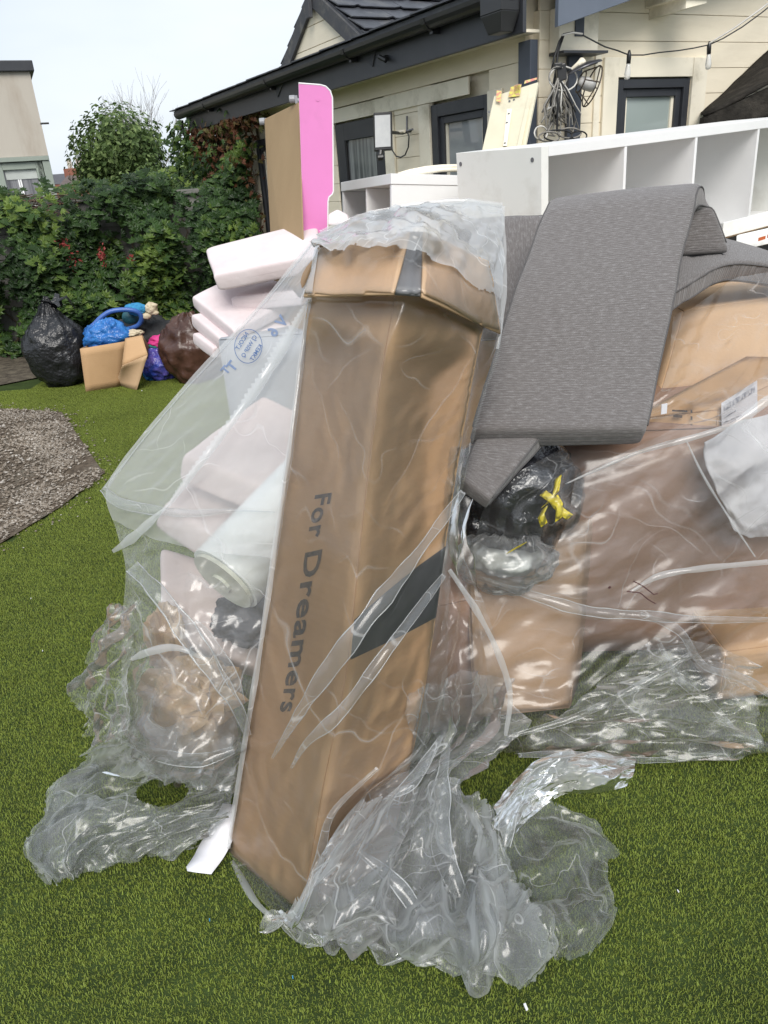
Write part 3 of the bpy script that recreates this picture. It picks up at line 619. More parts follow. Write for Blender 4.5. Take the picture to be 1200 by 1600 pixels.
slabbox(fL, sw0, sw1, zs+.02, zm-.163, -.095, -.085).build('pane', mat('dark_pane_with_curtain', (.22, .22, .23), (.07, .07, .08), .1, 2.5, 0, spec=.9, stretch=(10, 10, .3)), fo)
slabbox(fL, sw0+.02, sw1-.02, zs+.30, zm-.165, -.084, -.07).build('blind', mat('white_roller_blind', (.52, .55, .52), None, .6, 3), fo)
for f_ in (.36, .42): slabbox(fL, sw0+(sw1-sw0)*f_, sw0+(sw1-sw0)*f_+.02, zs+.02, zs+.3, -.084, -.075).build('glazing_bar', M['white_edge'], fo)
slabbox(fL, -6, .0+sw1+.02, zs-.13, zs, -.1, .14).build('window_sill', M['white_edge'], fo, bevel=.01)
slabbox(fL, -6, .0, zs-.9, zs-.14, -.098, -.02).build('lower_panel', M['render'], lb)
m = MB(); m.tube([fL(-.01, zL(65, 193), .0), fL(.10, zL(68, 193), .02)], .014, 6); m.build('wall_spike', M['black_plastic'], lb)
# farther houses over the wall
for (x0, x1, yr, ye, dist, lab, brick) in ((66, 112, 273, 290, 46, 'distant slate house roof left of the brick chimney', 0), (100, 146, 268, 290, 40, 'distant red brick house roof with chimney pots above the hedge', 1)):
    hT = thing('distant_house', Y((x0+x1)/2, ye, dist)*A3(1, 1, 0), lab, 'house')
    a, b = Y(x0-8, ye, dist), Y(x1+8, ye, dist); c_, d_ = Y(x0+10, yr, dist+3), Y(x1-6, yr, dist+3)
    b[2] = a[2]; d_[2] = c_[2]
    e_, g_ = a+A3(0, 7, 0), b+A3(0, 7, 0)
    m = MB(); m.add([a, b, d_, c_, e_, g_], [(0, 1, 2, 3), (4, 3, 2, 5), (0, 3, 4), (1, 5, 2)]); m.build('roof', mat('brown_tiles_far' if brick else 'slate_far', (.13, .10, .09) if brick else (.09, .09, .10), None, .9, 2), hT)
    m = MB(); m.hexa([a*A3(1, 1, 0), b*A3(1, 1, 0), g_*A3(1, 1, 0), e_*A3(1, 1, 0), a-UPV*.02, b-UPV*.02, g_-UPV*.02, e_-UPV*.02]); m.build('wall', mat('red_brick_far', (.24, .10, .07), (.20, .09, .06), .9, 4), hT)
    if brick:
        for cx_ in (119, 138):
            q = Y(cx_, 273, dist+2.5); m = MB(); m.box(q-A3(.45, .4, 1.2), A3(.9, 0, 0), A3(0, .8, 0), A3(0, 0, 1.5)); ch = m.build('chimney', mat('red_brick_chimney', (.27, .11, .075), None, .9, 3), hT)
            for k in (-.22, .22): m = MB(); m.tube([q+A3(k, 0, .3), q+A3(k, 0, .75)], .12, 8); m.build('chimney_pot', M['render'], ch)

# ================================================================== BOUNDARY WALL (concrete blocks)
bw0, bw1 = A3(-9.5, 7.95, 0), A3(-1.3, 8.75, 0); dW = unit(bw1-bw0); nW = A3(dW[1], -dW[0], 0)
def fW(s, z, t=0): return bw0+dW*s+nW*t+UPV*z
bwT = thing('boundary_wall', fW(4, 0), 'grey concrete block boundary wall half hidden under the creeper', 'wall')
LW = np.linalg.norm(bw1-bw0)
slabbox(fW, 0, LW, 0, 1.495, -.20, -.012).build('mortar_core', mat('mortar', (.16, .155, .14), None, .95, 12), bwT)
for row in range(6):
    s = -.22*(row % 2)
    while s < LW:
        a, b = max(0, s), min(LW, s+.44)
        if b-a > .05 and (a < 6.6 and a > 2.5 or row == 5): m = MB(); slabbox(fW, a, b-.012, row*.248, row*.248+.238, -.011, random.uniform(-.004, .003), m); m.build('block', M['block'], bwT, bevel=.004)
        s += .45
slabbox(fW, 0, LW, 1.5, 1.55, -.24, .05).build('coping', M['block'], bwT, bevel=.01)

# ================================================================== FOLIAGE
def leaf_mat(name, c_dark, c_mid, c_light, rough=.4): return attr_mat(name, [(0, c_dark), (.55, c_mid), (1, c_light)], rough, .30)
M['leaf'] = leaf_mat('creeper_leaf', (.018, .040, .012), (.045, .092, .022), (.15, .22, .04), .42)
M['leaf_b'] = leaf_mat('bush_leaf', (.06, .10, .03), (.105, .165, .05), (.21, .28, .10), .5)
M['leaf_r'] = attr_mat('rust_red_leaf', [(0, (.07, .03, .015)), (.5, (.16, .06, .03)), (1, (.10, .12, .03))], .5, .3)
M['bark'] = mat('brown_bark', (.12, .09, .06), (.06, .045, .03), .9, 9, .5, 40)
def leafset(P, Nrm, size, kind=5):
    """P centres, Nrm facing directions -> joined lobed leaves"""
    V = []; Fc = []; C_ = []
    for i in range(len(P)):
        n = unit(Nrm[i]); a = unit(np.cross(n, [.3, .2, 1]) + 1e-6); b = np.cross(n, a); th = rng.random()*6.28 if kind != 5 else rng.normal(-1.57, .6)
        u = math.cos(th)*a+math.sin(th)*b; v = np.cross(n, u); s_ = size*rng.uniform(.6, 1.25); base_ = len(V); sh_ = rng.random()
        if kind == 5:
            for t_ in (-1.25, -.6, 0, .6, 1.25):
                d = math.cos(t_)*u+math.sin(t_)*v; e = np.cross(n, d); L_ = s_*(1-.12*abs(t_)); b2 = len(V)
                V += [P[i], P[i]+d*L_*.55+e*L_*.20-n*L_*.06, P[i]+d*L_-n*L_*.22, P[i]+d*L_*.55-e*L_*.20-n*L_*.06, P[i]+d*L_*.55+n*L_*.03]
                Fc += [(b2, b2+1, b2+4), (b2+1, b2+2, b2+4), (b2+2, b2+3, b2+4), (b2+3, b2, b2+4)]; C_ += [sh_]*5
        else:
            b2 = len(V); V += [P[i], P[i]+u*s_*.5+v*s_*.26+n*s_*.05, P[i]+u*s_-n*s_*.1, P[i]+u*s_*.5-v*s_*.26+n*s_*.05]
            Fc += [(b2, b2+1, b2+2), (b2, b2+2, b2+3)]; C_ += [sh_]*4
    return V, Fc, C_
def leaf_obj(name, V, Fc, C_, mt, parent):
    me = mesh(name, V, Fc, mt); at = me.attributes.new('shade', 'FLOAT', 'POINT'); at.data.foreach_set('value', np.array(C_, np.float32)); return obj(name, me, parent)
# creeper over the wall: depth profile with bulges
def hedge_top(s):      # height of foliage along the wall
    x = s
    return 1.64+.04*math.sin(x*2.1)+.04*math.sin(x*5.3)+max(0, (x-7.95))*1.0
cp = thing('wall_creeper', fW(5, 0, .3), 'dense dark green creeper with five lobed leaves covering the boundary wall', 'creeper')
nl = 15000; P = []; Nn = []; 
while len(P) < nl:
    s = rng.uniform(2.2, LW+.15); z = rng.random()**.8*hedge_top(s)+.02; t = .14+.24*rng.random()**.5+.26*fbm(A3(s, z, 0), 1.9, 2)
    bare = (s < 4.7-z*.55 and z < .85)       # bare blocks low at the left
    if bare and rng.random() > .06: continue
    t *= .6+.8*min(1, z/1.0)
    if fbm(A3(s, z, 3), 2.6, 2) < -.36 and rng.random() < .9: continue
    top = z > hedge_top(s)-.12
    if top: t = rng.uniform(-.35, .35)
    P.append(fW(s, z, t)+rng.normal(0, .02, 3)); Nn.append(nW+A3(*rng.normal(0, .38, 3))+UPV*(1.0 if top else .55))
NB = 300
cv = np.array(P) @ _F; front = np.argsort(np.array([np.dot(p-bw0, nW) for p in P]))[::-1]; big = set(front[:NB].tolist())
idx = [i for i in range(nl) if i not in big]
V, Fc, C_ = leafset([P[i] for i in idx], [Nn[i] for i in idx], .078); C_ = np.array(C_); C_ = np.clip(C_*.75+.45*fbm(np.array(V), 2.2, 2, 9), 0, 1)
lo = leaf_obj('foliage', V, Fc, C_, M['leaf'], cp); lo['kind'] = 'stuff'
protos = []
for k in range(6):
    V, Fc, C_ = leafset([A3(0, 0, 0)], [A3(0, 0, 1)], .075); me = mesh('leaf', V, Fc, M['leaf']); at = me.attributes.new('shade', 'FLOAT', 'POINT'); at.data.foreach_set('value', np.full(len(V), .3+.7*rng.random(), np.float32)); protos.append(me)
for i in big:
    o = obj('leaf', protos[i % 6], cp); o.location = tuple(P[i]+nW*.015); o.rotation_euler = Vector(unit(Nn[i])).to_track_quat('Z', 'Y').to_euler(); 
m = MB()
for k in range(26):
    s = 2.6+k*.25+rng.uniform(-.1, .1); z1_ = hedge_top(s)*rng.uniform(.5, 1); pts_ = [fW(s+.12*math.sin(j*1.3+k), z1_*j/6, .02+.05*rng.random()) for j in range(7)]; m.tube(pts_, [.014-.0016*j for j in range(7)], 5)
o = m.build('stem', M['bark'], cp); o['kind'] = 'stuff'
m = MB()      # dry brushwood showing through at the top left
for k in range(420):
    s = rng.uniform(3.1, 6.4); z_ = rng.uniform(1.33, 1.60); a = rng.normal(0, .5); L_ = rng.uniform(.12, .3); p = fW(s, z_, rng.uniform(.04, .22)); m.tube([p, p+dW*L_*math.cos(a)+UPV*L_*math.sin(a)*.6+nW*rng.uniform(-.05, .05)], .005, 3)
o = m.build('dry_twigs', mat('dry_brown_twig', (.15, .10, .065), (.08, .055, .04), .9, 12), cp); o['kind'] = 'stuff'
# red flower trusses
M['flower'] = attr_mat('coral_red_flower', [(0, (.24, .035, .03)), (1, (.42, .09, .08))], .5, .3)
for (x, y, w_, h_, n_) in ((97, 380, 9, 16, 34), (112, 405, 12, 12, 30), (160, 398, 5, 16, 18), (148, 463, 9, 7, 16), (176, 240, 7, 12, 18), (88, 368, 6, 8, 10), (205, 405, 3, 4, 5)):
    c = PL(x, y, fW(0, 0, .52), nW) if y > 250 else Y(x, y, 13.4); sc_ = 8.2/FPX*(1 if y > 250 else 1.6)
    Pf = [c+dW*rng.normal(0, w_*.5)*sc_+UPV*rng.normal(0, h_*.5)*sc_+nW*rng.normal(0, .03) for k in range(n_*2)]
    V, Fc, C_ = leafset(Pf, [nW+A3(*rng.normal(0, .8, 3)) for _ in Pf], .040 if y > 250 else .07, 4); f_ = leaf_obj('flower_truss', V, Fc, C_, M['flower'], cp); f_['kind'] = 'stuff'
# creeper climbing the far end of the cabin
cc = thing('cabin_creeper', fA(5.2, 0, .3), 'creeper with green and rust red leaves hanging from the far cabin eave', 'creeper')
P = []; Nn = []; P2 = []; N2 = []
for k in range(2600):
    s = 5.75-abs(rng.normal(0, .75)); s = max(3.6, s); z = rng.uniform(.1, 2.25); 
    if z < 1.55-(5.6-s)*.3 or rng.random() < (.22 if s > 4.2 else .1):
        P.append(fA(s, z, rng.uniform(.08, .5))); Nn.append(nA+A3(*rng.normal(0, .4, 3))+UPV*.5)
for k in range(700):
    s = rng.uniform(5.4, 6.15); z = rng.uniform(1.0, 2.25-.35*abs(s-5.6)); P.append(fA(s, z, rng.uniform(-.1, .55))); Nn.append(nA+A3(*rng.normal(0, .5, 3))+UPV*.5)
V, Fc, C_ = leafset(P, Nn, .07); o = leaf_obj('foliage', V, Fc, C_, M['leaf'], cc); o['kind'] = 'stuff'
for k in range(480):
    s0 = rng.choice([4.15, 4.4, 4.9, 5.1, 5.3, 5.45]); z = 2.16-abs(rng.normal(0, .55 if s0 < 4.5 else .3))
    P2.append(fA(s0+rng.normal(0, .10), z, rng.uniform(.04, .35))); N2.append(nA+A3(*rng.normal(0, .6, 3)))
for k in range(300): P2.append(fA(rng.uniform(3.6, 5.6), 2.13-abs(rng.normal(0, .05)), rng.uniform(.05, .3))); N2.append(nA+A3(*rng.normal(0, .6, 3)))
V, Fc, C_ = leafset(P2, N2, .055); o = leaf_obj('rusty_foliage', V, Fc, C_, M['leaf_r'], cc); o['kind'] = 'stuff'
m = MB()
for k in range(14):
    s = rng.uniform(4.1, 5.5); m.tube([fA(s+.05*math.sin(j+k), 2.18-j*.16, .08+.03*math.sin(j*2+k)) for j in range(8)], .006, 4)
o = m.build('stem', M['bark'], cc); o['kind'] = 'stuff'
# trees behind the wall
def branches(m, p, d, L_, r, depth, r3, spread=.5):
    q = p+d*L_; mid = p+d*L_*.5+A3(r3.gauss(0, .05), r3.gauss(0, .05), 0)*L_; m.tube([p, mid, q], [r, r*.85, r*.7], 5, cap=False); ends = [q]
    if depth > 0:
        for k in range(r3.choice([2, 3, 3])):
            dd = unit(d+A3(r3.gauss(0, spread), r3.gauss(0, spread), r3.gauss(.1, spread*.5))); ends += branches(m, p+(q-p)*r3.uniform(.5, 1), dd, L_*r3.uniform(.6, .85), r*.6, depth-1, r3, spread)
    return ends
def tree(x, y, ytop, dist, wpx, label, mt, n, lsz, seed, name='bushy_tree'):
    r3 = random.Random(seed); c = Y(x, y, dist); top = Y(x, ytop, dist); b0 = A3(c[0], c[1], 0); T = thing(name, b0, label, 'tree')
    R_ = wpx/FPX*dist*.5; H0 = top[2]; m = MB(); ends = branches(m, b0, A3(0, 0, 1), H0*.30, .07, 4, r3, .30); m.build('trunk', M['bark'], T, smooth=True)
    lobes = [(A3(b0[0]+r3.uniform(-.75, .75)*R_, b0[1]+r3.uniform(-.5, .5)*R_, z), r3.uniform(.28, .5)*R_) for z in np.linspace(.8, H0-.35*R_, 15)]
    P = []; Nn = []
    while len(P) < n:
        c_, r_ = lobes[r3.randrange(len(lobes))]; taper = 1.0 if c_[2] < H0*.6 else 1-.55*(c_[2]-H0*.6)/(H0*.4); d = unit(rng.normal(size=3)); q = A3(b0[0], b0[1], c_[2])+(c_-A3(b0[0], b0[1], c_[2]))*taper+d*r_*rng.random()**.35*A3(1, 1, .8)
        if fbm(q, 1.5, 2, seed) < -.15 and rng.random() < .8: continue
        P.append(q); Nn.append(d+A3(0, 0, .5)+rng.normal(0, .4, 3))
    V, Fc, C_ = leafset(P, Nn, lsz, 4); C_ = np.array(C_); o = leaf_obj('crown', V, Fc, C_, mt, T); o['kind'] = 'stuff'; return T
tree(285, 280, 150, 13.5, 290, 'bushy mid green tree behind the creeper, tallest of the garden trees', M['leaf_b'], 38000, .095, 3)
tree(172, 290, 222, 14.5, 95, 'low green shrub with red blossom between the chimney and the bushy tree', M['leaf_b'], 5000, .08, 5, 'garden_shrub')
tree(322, 290, 205, 11.0, 90, 'leafy green tree growing at the far corner of the cabin', M['leaf'], 6000, .07, 8)
tree(218, 300, 240, 12.6, 120, 'low dark bush between the shrub and the bushy tree', M['leaf_b'], 6000, .07, 11, 'garden_shrub')
bt = thing('bare_tree', Y(225, 290, 18)*A3(1, 1, 0), 'leafless pale twiggy tree rising behind the bushy tree', 'tree')
m = MB(); r3 = random.Random(4); b0 = Y(225, 290, 18)
for k in range(9): branches(m, b0*A3(1, 1, 0)+UPV*1.0, unit(A3(r3.gauss(-.05, .2), 0, 1)), .95, .02, 4, r3, .24)
m.build('branches', mat('pale_grey_bark', (.30, .28, .26), None, .9, 5), bt)
m = MB(); m.tube([b0*A3(1, 1, 0), b0*A3(1, 1, 0)+UPV*1.05], [.12, .08], 7); m.build('trunk', M['bark'], bt)

# ================================================================== THE PILE
def knit_mat():
    mt, t, b = nodes('grey_ribbed_knit'); L = t.links.new
    uv = N(t, 'ShaderNodeUVMap'); mp = N(t, 'ShaderNodeMapping'); mp.inputs['Scale'].default_value = (45, 170, 1); L(uv.outputs[0], mp.inputs[0])
    n1 = N(t, 'ShaderNodeTexNoise', Scale=1.0, Detail=3.0, Roughness=.7); L(mp.outputs[0], n1.inputs[0])
    mp2 = N(t, 'ShaderNodeMapping'); mp2.inputs['Scale'].default_value = (420, 520, 1); L(uv.outputs[0], mp2.inputs[0])
    n2 = N(t, 'ShaderNodeTexNoise', Scale=1.0, Detail=1.0); L(mp2.outputs[0], n2.inputs[0])
    ad = N(t, 'ShaderNodeMath', operation='MULTIPLY_ADD'); L(n2.outputs['Fac'], ad.inputs[0]); ad.inputs[1].default_value = .6; L(n1.outputs['Fac'], ad.inputs[2])
    cr = N(t, 'ShaderNodeValToRGB'); e = cr.color_ramp.elements; e[0].position = .55; e[0].color = (.105, .095, .092, 1); e[1].position = 1.12; e[1].color = (.21, .20, .20, 1)
    q = e.new(.82); q.color = (.135, .123, .119, 1); L(ad.outputs[0], cr.inputs[0]); L(cr.outputs[0], b.inputs['Base Color'])
    b.inputs['Roughness'].default_value = .95; b.inputs['Specular IOR Level'].default_value = .1; b.inputs['Sheen Weight'].default_value = .25; b.inputs['Sheen Roughness'].default_value = .6
    wv = N(t, 'ShaderNodeTexWave', wave_type='BANDS', bands_direction='Y'); wv.inputs['Scale'].default_value = 38; wv.inputs['Distortion'].default_value = 1.2; wv.inputs['Detail'].default_value = 2; L(uv.outputs[0], wv.inputs[0])
    a2 = N(t, 'ShaderNodeMath', operation='MULTIPLY_ADD'); L(wv.outputs['Fac'], a2.inputs[0]); a2.inputs[1].default_value = .5; L(ad.outputs[0], a2.inputs[2])
    bp = N(t, 'ShaderNodeBump', Strength=.55, Distance=.003); L(a2.outputs[0], bp.inputs['Height']); L(bp.outputs[0], b.inputs['Normal'])
    return mt
M['knit'] = knit_mat()
M['knit_dark'] = mat('dark_cushion_underside', (.035, .033, .033), (.025, .024, .024), .95, 40, .2, 300, .1)
def crom(P, n):     # Catmull-Rom resample of a polyline (k,dim) to n samples
    P = np.asarray(P, float); k = len(P); t = np.linspace(0, k-1, n); i = np.minimum(t.astype(int), k-2); f = (t-i).reshape((-1,)+(1,)*(P.ndim-1))
    ext = np.concatenate([2*P[:1]-P[1:2], P, 2*P[-1:]-P[-2:-1]])
    a, b, c, d = ext[i], ext[i+1], ext[i+2], ext[i+3]
    return .5*((2*b)+(c-a)*f+(2*a-5*b+4*c-d)*f**2+(3*b-a-3*c+d)*f**3)
def cushion(name, Ls, Rs, th, mt, label, cat='cushion', n=60, puff=.006, seed=1, group=None, seam=True, nrm_hint=(0, -1, .5), linear=False, parent=None, crease=0.0):
    if linear:
        Ls = np.array([np.asarray(Ls[0])*(1-u)+np.asarray(Ls[1])*u for u in np.linspace(0, 1, n)]); Rs = np.array([np.asarray(Rs[0])*(1-u)+np.asarray(Rs[1])*u for u in np.linspace(0, 1, n)])
    else: Ls = crom(Ls, n); Rs = crom(Rs, n)
    C_ = (Ls+Rs)/2; arc = np.concatenate([[0], np.cumsum(np.linalg.norm(np.diff(C_, axis=0), axis=1))])
    r = th/2; endn = 5; V = []; UVs = []; mcs = 44
    prev = None
    st = [(0, k) for k in range(endn, 0, -1)]+[(i, 0) for i in range(n)]+[(n-1, -k) for k in range(1, endn+1)]
    seams = []
    for (i, e) in st:
        W_ = unit(Rs[i]-Ls[i]); T_ = unit(C_[min(i+1, n-1)]-C_[max(i-1, 0)]); Nn_ = unit(np.cross(W_, T_))
        if prev is None:
            if np.dot(Nn_, nrm_hint) < 0: Nn_ = -Nn_
        elif np.dot(Nn_, prev) < 0: Nn_ = -Nn_
        prev = Nn_
        hw = np.linalg.norm(Rs[i]-Ls[i])/2
        ph = (abs(e)/endn)*math.pi/2; sgn = -1 if e > 0 else 1; off = T_*sgn*r*.55*math.sin(ph)**.6; sc_h = math.cos(ph)**.45 if ph < 1.56 else .02; inset = r*.35*(1-math.cos(ph))
        for k in range(mcs):
            a = 2*math.pi*k/mcs; ca, sa = math.cos(a), math.sin(a)
            x = (abs(ca)**.16)*(1 if ca > 0 else -1); y = (abs(sa)**.30)*(1 if sa > 0 else -1)
            xx = x*(hw-inset*.6); yy = y*r*max(sc_h, .02)*(1+.0*x)
            p = C_[i]+off+W_*xx+Nn_*yy; V.append(p); UVs.append((xx, arc[i]+sgn*r*ph*(1 if e else 0)))
    V = np.array(V); nn = len(st)
    d = fbm(V, 5, 2, seed)*puff+fbm(V, 14, 2, seed+5)*puff*.25
    Cn = np.repeat(np.array([C_[i] for i, _ in st]), mcs, axis=0); dirv = (V-Cn); 
    nrmv = dirv/np.maximum(np.linalg.norm(dirv, axis=1, keepdims=True), 1e-6)
    V = V+nrmv*d[:, None]
    if crease:
        q = np.abs(fbm(V*A3(1, 1, 1), 18, 2, seed+9)); V = V-nrmv*(np.clip(.25-q, 0, 1)*crease)[:, None]
    Fc = [(i*mcs+k, i*mcs+(k+1) % mcs, (i+1)*mcs+(k+1) % mcs, (i+1)*mcs+k) for i in range(nn-1) for k in range(mcs)]+[tuple(range(mcs))[::-1], tuple((nn-1)*mcs+k for k in range(mcs))]
    # orientation check
    c0_ = V.mean(0); 
    me = mesh(name, V, Fc, mt, True, uv=UVs)
    T = thing(name, C_[0], label, cat, group) if parent is None else parent
    o = obj('cover', me, T)
    if seam:
        for side in (2, mcs//2-2, mcs-2, mcs//2+2):
            m = MB(); idx = [i*mcs+side for i in range(endn, nn-endn)]; k2 = [V[i]+nrmv[i]*.001 for i in idx][::2]
            m.tube(k2, .0028, 5); m.build('seam', M['knit_seam'], T, smooth=True)
    return T, V
M['knit_seam'] = mat('grey_seam', (.10, .095, .095), None, .9, 30)
# big folded cushion: front slab from lower edge up over the fold and down the back
Lf = [D(737, 676, 1.93), D(760, 600, 2.00), D(798, 480, 2.12), D(836, 372, 2.26), D(850, 342, 2.31), D(861, 331, 2.37), D(872, 344, 2.43), D(885, 400, 2.47)]
Rf = [D(1008, 674, 1.93), D(1022, 600, 2.00), D(1052, 460, 2.13), D(1079, 342, 2.27), D(1087, 316, 2.32), D(1096, 306, 2.38), D(1107, 322, 2.44), D(1130, 385, 2.48)]
bigc, _ = cushion('folded_cushion', Lf, Rf, .080, M['knit'], 'large grey ribbed seat cushion folded over the pile top, its front slab facing the viewer', n=90, seed=2, nrm_hint=(0, -1, .3), puff=.005)
m = MB(); q = D(1034, 632, 1.925); m.box(q, A3(.013, -.004, .003), A3(.002, .004, -.028), A3(0, .002, 0)); m.build('care_label', M['paper'], bigc)
# second cushion lying behind to the right
cushion('grey_cushion', [D(1010, 380, 2.68), D(1085, 378, 2.70), D(1160, 396, 2.72), D(1290, 440, 2.78)], [D(985, 520, 2.2), D(1075, 458, 2.3), D(1150, 425, 2.42), D(1300, 450, 2.55)], .075, M['knit'], 'grey cushion lying flat under the folded one, its puckered end at the right edge', n=60, seed=4, nrm_hint=(0, -.3, 1), puff=.008, crease=.03)
cushion('grey_cushion', [D(700, 360, 2.75), D(770, 352, 2.72), D(860, 345, 2.70)], [D(705, 520, 2.5), D(775, 520, 2.5), D(870, 520, 2.48)], .10, M['knit'], 'grey cushion wedged behind the long carton at the left of the folded one', n=40, seed=6, nrm_hint=(0, -1, .5), puff=.01)
cushion('grey_cushion', [D(722, 752, 1.86), D(742, 700, 1.93), D(790, 640, 2.10)], [D(766, 783, 1.84), D(834, 702, 1.92), D(885, 640, 2.08)], .05, M['knit'], 'small grey cushion corner hanging down below the folded cushion', n=40, seed=8, nrm_hint=(0, -1, .2), puff=.004)

# ---- carton builder
def carton_faces(name, P, mt, T, tape=None, bev=.004, sub=0):
    """P: 8 corners (bottom 0-3, top 4-7); walls and lids as separate thin parts"""
    P = [np.asarray(p, float) for p in P]; c = sum(P)/8
    F4 = {'side_panel': [(0, 1, 5, 4), (1, 2, 6, 5), (2, 3, 7, 6), (3, 0, 4, 7)], 'lid_panel': [(4, 5, 6, 7)], 'base_panel': [(3, 2, 1, 0)]}
    res = []
    for nm, L_ in F4.items():
        for f in L_:
            q = [P[i] for i in f]; n_ = unit(np.cross(q[1]-q[0], q[3]-q[0])); 
            if np.dot(n_, sum(q)/4-c) < 0: n_ = -n_
            K_ = 9; V = []
            for i in range(K_):
                for j in range(K_):
                    u, v = .004+.992*i/(K_-1), .004+.992*j/(K_-1); p = (q[0]*(1-u)+q[1]*u)*(1-v)+(q[3]*(1-u)+q[2]*u)*v
                    ed = min(u, 1-u, v, 1-v)*4; V.append(p+n_*min(ed, 1)*.004*fbm(p, 4.5, 2, 3))
            Fq = [(i*K_+j, i*K_+j+1, (i+1)*K_+j+1, (i+1)*K_+j) for i in range(K_-1) for j in range(K_-1)]
            o = obj(nm, mesh(nm, V, Fq, mt, True), T); s_ = o.modifiers.new('t', 'SOLIDIFY'); s_.thickness = .005; s_.offset = 0; res.append((o, q, n_))
    return res
# ---- the long carton in front
kY = .300
gL, gF, gR = G(358, 1330), G(472, 1427), G(602, 1352)
nP = A3(0, 1, -kY)
RX = [((358, 1330), (472, 1427), (602, 1352)), ((378, 1200), (505, 1230), (632, 1235)), ((399, 1060), (541, 1050), (664, 1072)), ((428, 860), (565, 830), (694, 862)),
      ((452, 700), (581, 690), (717, 712)), ((472, 540), (606, 525), (748, 540)), ((490, 430), (630, 415), (770, 455)), ((499, 388), (645, 372), (764, 420))]
cartL = [PL(*r[0], gL, nP) for r in RX]; cartF = [PL(*r[1], gF, nP) for r in RX]; cartR = [PL(*r[2], gR, nP) for r in RX]
cartB = [l+r_-f_ for l, f_, r_ in zip(cartL, cartF, cartR)]
long_T = thing('long_carton', gF, 'tall slim brown mattress carton standing on end under clear plastic, printed For Dreamers', 'carton')
def wall_strip(name, A_, B_, mt, T, K_=11, amp=.003, inset=.002, th=.005, push=None):
    A_ = crom(A_, 40); B_ = crom(B_, 40); V = []
    for i in range(40):
        for j in range(K_):
            u = inset+(1-2*inset)*j/(K_-1); p = A_[i]*(1-u)+B_[i]*u; n_ = unit(np.cross(B_[i]-A_[i], A_[min(i+1, 39)]-A_[max(i-1, 0)]))
            if push is not None and np.dot(n_, push) < 0: n_ = -n_
            V.append(p+n_*(amp*min(1, min(u, 1-u)*5)*fbm(p, 6, 3, 2)))
    Fq = [(i*K_+j, i*K_+j+1, (i+1)*K_+j+1, (i+1)*K_+j) for i in range(39) for j in range(K_-1)]
    o = obj(name, mesh(name, V, Fq, mt, True), T); s_ = o.modifiers.new('t', 'SOLIDIFY'); s_.thickness = th; s_.offset = 0; return np.array(V).reshape(40, K_, 3)
gridLF = wall_strip('side_panel', cartL, cartF, M['card'], long_T, push=(-.7, -.7, 0))
gridFR = wall_strip('side_panel', cartF, cartR, M['card'], long_T, push=(.7, -.7, 0))
wall_strip('side_panel', cartR, cartB, M['card_shaded'], long_T); wall_strip('side_panel', cartB, cartL, M['card_shaded'], long_T)
# carton flaps folded outwards at the top
def flap(pts, mt, T, lab=None, name='flap', K_=8):
    q = [np.asarray(p) for p in pts]; V = []
    for i in range(K_):
        for j in range(K_):
            u, v = i/(K_-1), j/(K_-1); p = (q[0]*(1-u)+q[1]*u)*(1-v)+(q[3]*(1-u)+q[2]*u)*v; V.append(p+A3(0, -1, .3)*.006*fbm(p, 9, 2, 5)+A3(0, -1, 0)*.008*math.sin(v*math.pi))
    o = obj(name, mesh(name, V, [(i*K_+j, i*K_+j+1, (i+1)*K_+j+1, (i+1)*K_+j) for i in range(K_-1) for j in range(K_-1)], mt, True), T)
    s_ = o.modifiers.new('t', 'SOLIDIFY'); s_.thickness = .005; return o
TL_, TF_, TR_, TB_ = cartL[-1], cartF[-1], cartR[-1], cartB[-1]
flap([TL_+A3(0, -.004, .002), PL(640, 361, gF, nP)+A3(0, -.006, 0), Y(614, 459, 1.48), Y(474, 463, 1.65)], M['card_pale'], long_T)
flap([PL(662, 361, gF, nP)+A3(.0, -.004, 0), PL(755, 408, gR, nP)+A3(.01, -.01, 0), Y(782, 522, 1.68), Y(660, 464, 1.49)], M['card_pale'], long_T)
flap([TL_+A3(0, 0, .003), TF_+A3(-.01, .0, .003), (TF_+TB_)/2+A3(0, 0, -.02), TL_*.5+TB_*.5+A3(0, 0, .02)], M['card_shaded'], long_T, name='top_panel')
flap([TF_+A3(0, 0, .003), TR_+A3(0, .0, .003), TB_+A3(0, 0, .02), TF_*.5+TB_*.5+A3(0, 0, -.0)], M['card_shaded'], long_T, name='top_panel')
flap([PL(640, 362, gF, nP), PL(662, 362, gF, nP), Y(660, 462, 1.50), Y(614, 459, 1.49)], M['dark_grey'], long_T, name='gap_shade')  # dark sheet filling the gap between the flaps, added for its shade
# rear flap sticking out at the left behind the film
flap([TL_+A3(0, .01, 0), TL_+A3(.02, .12, 0.0), Y(452, 445, 1.97), Y(470, 465, 1.88)], M['card_shaded'], long_T)
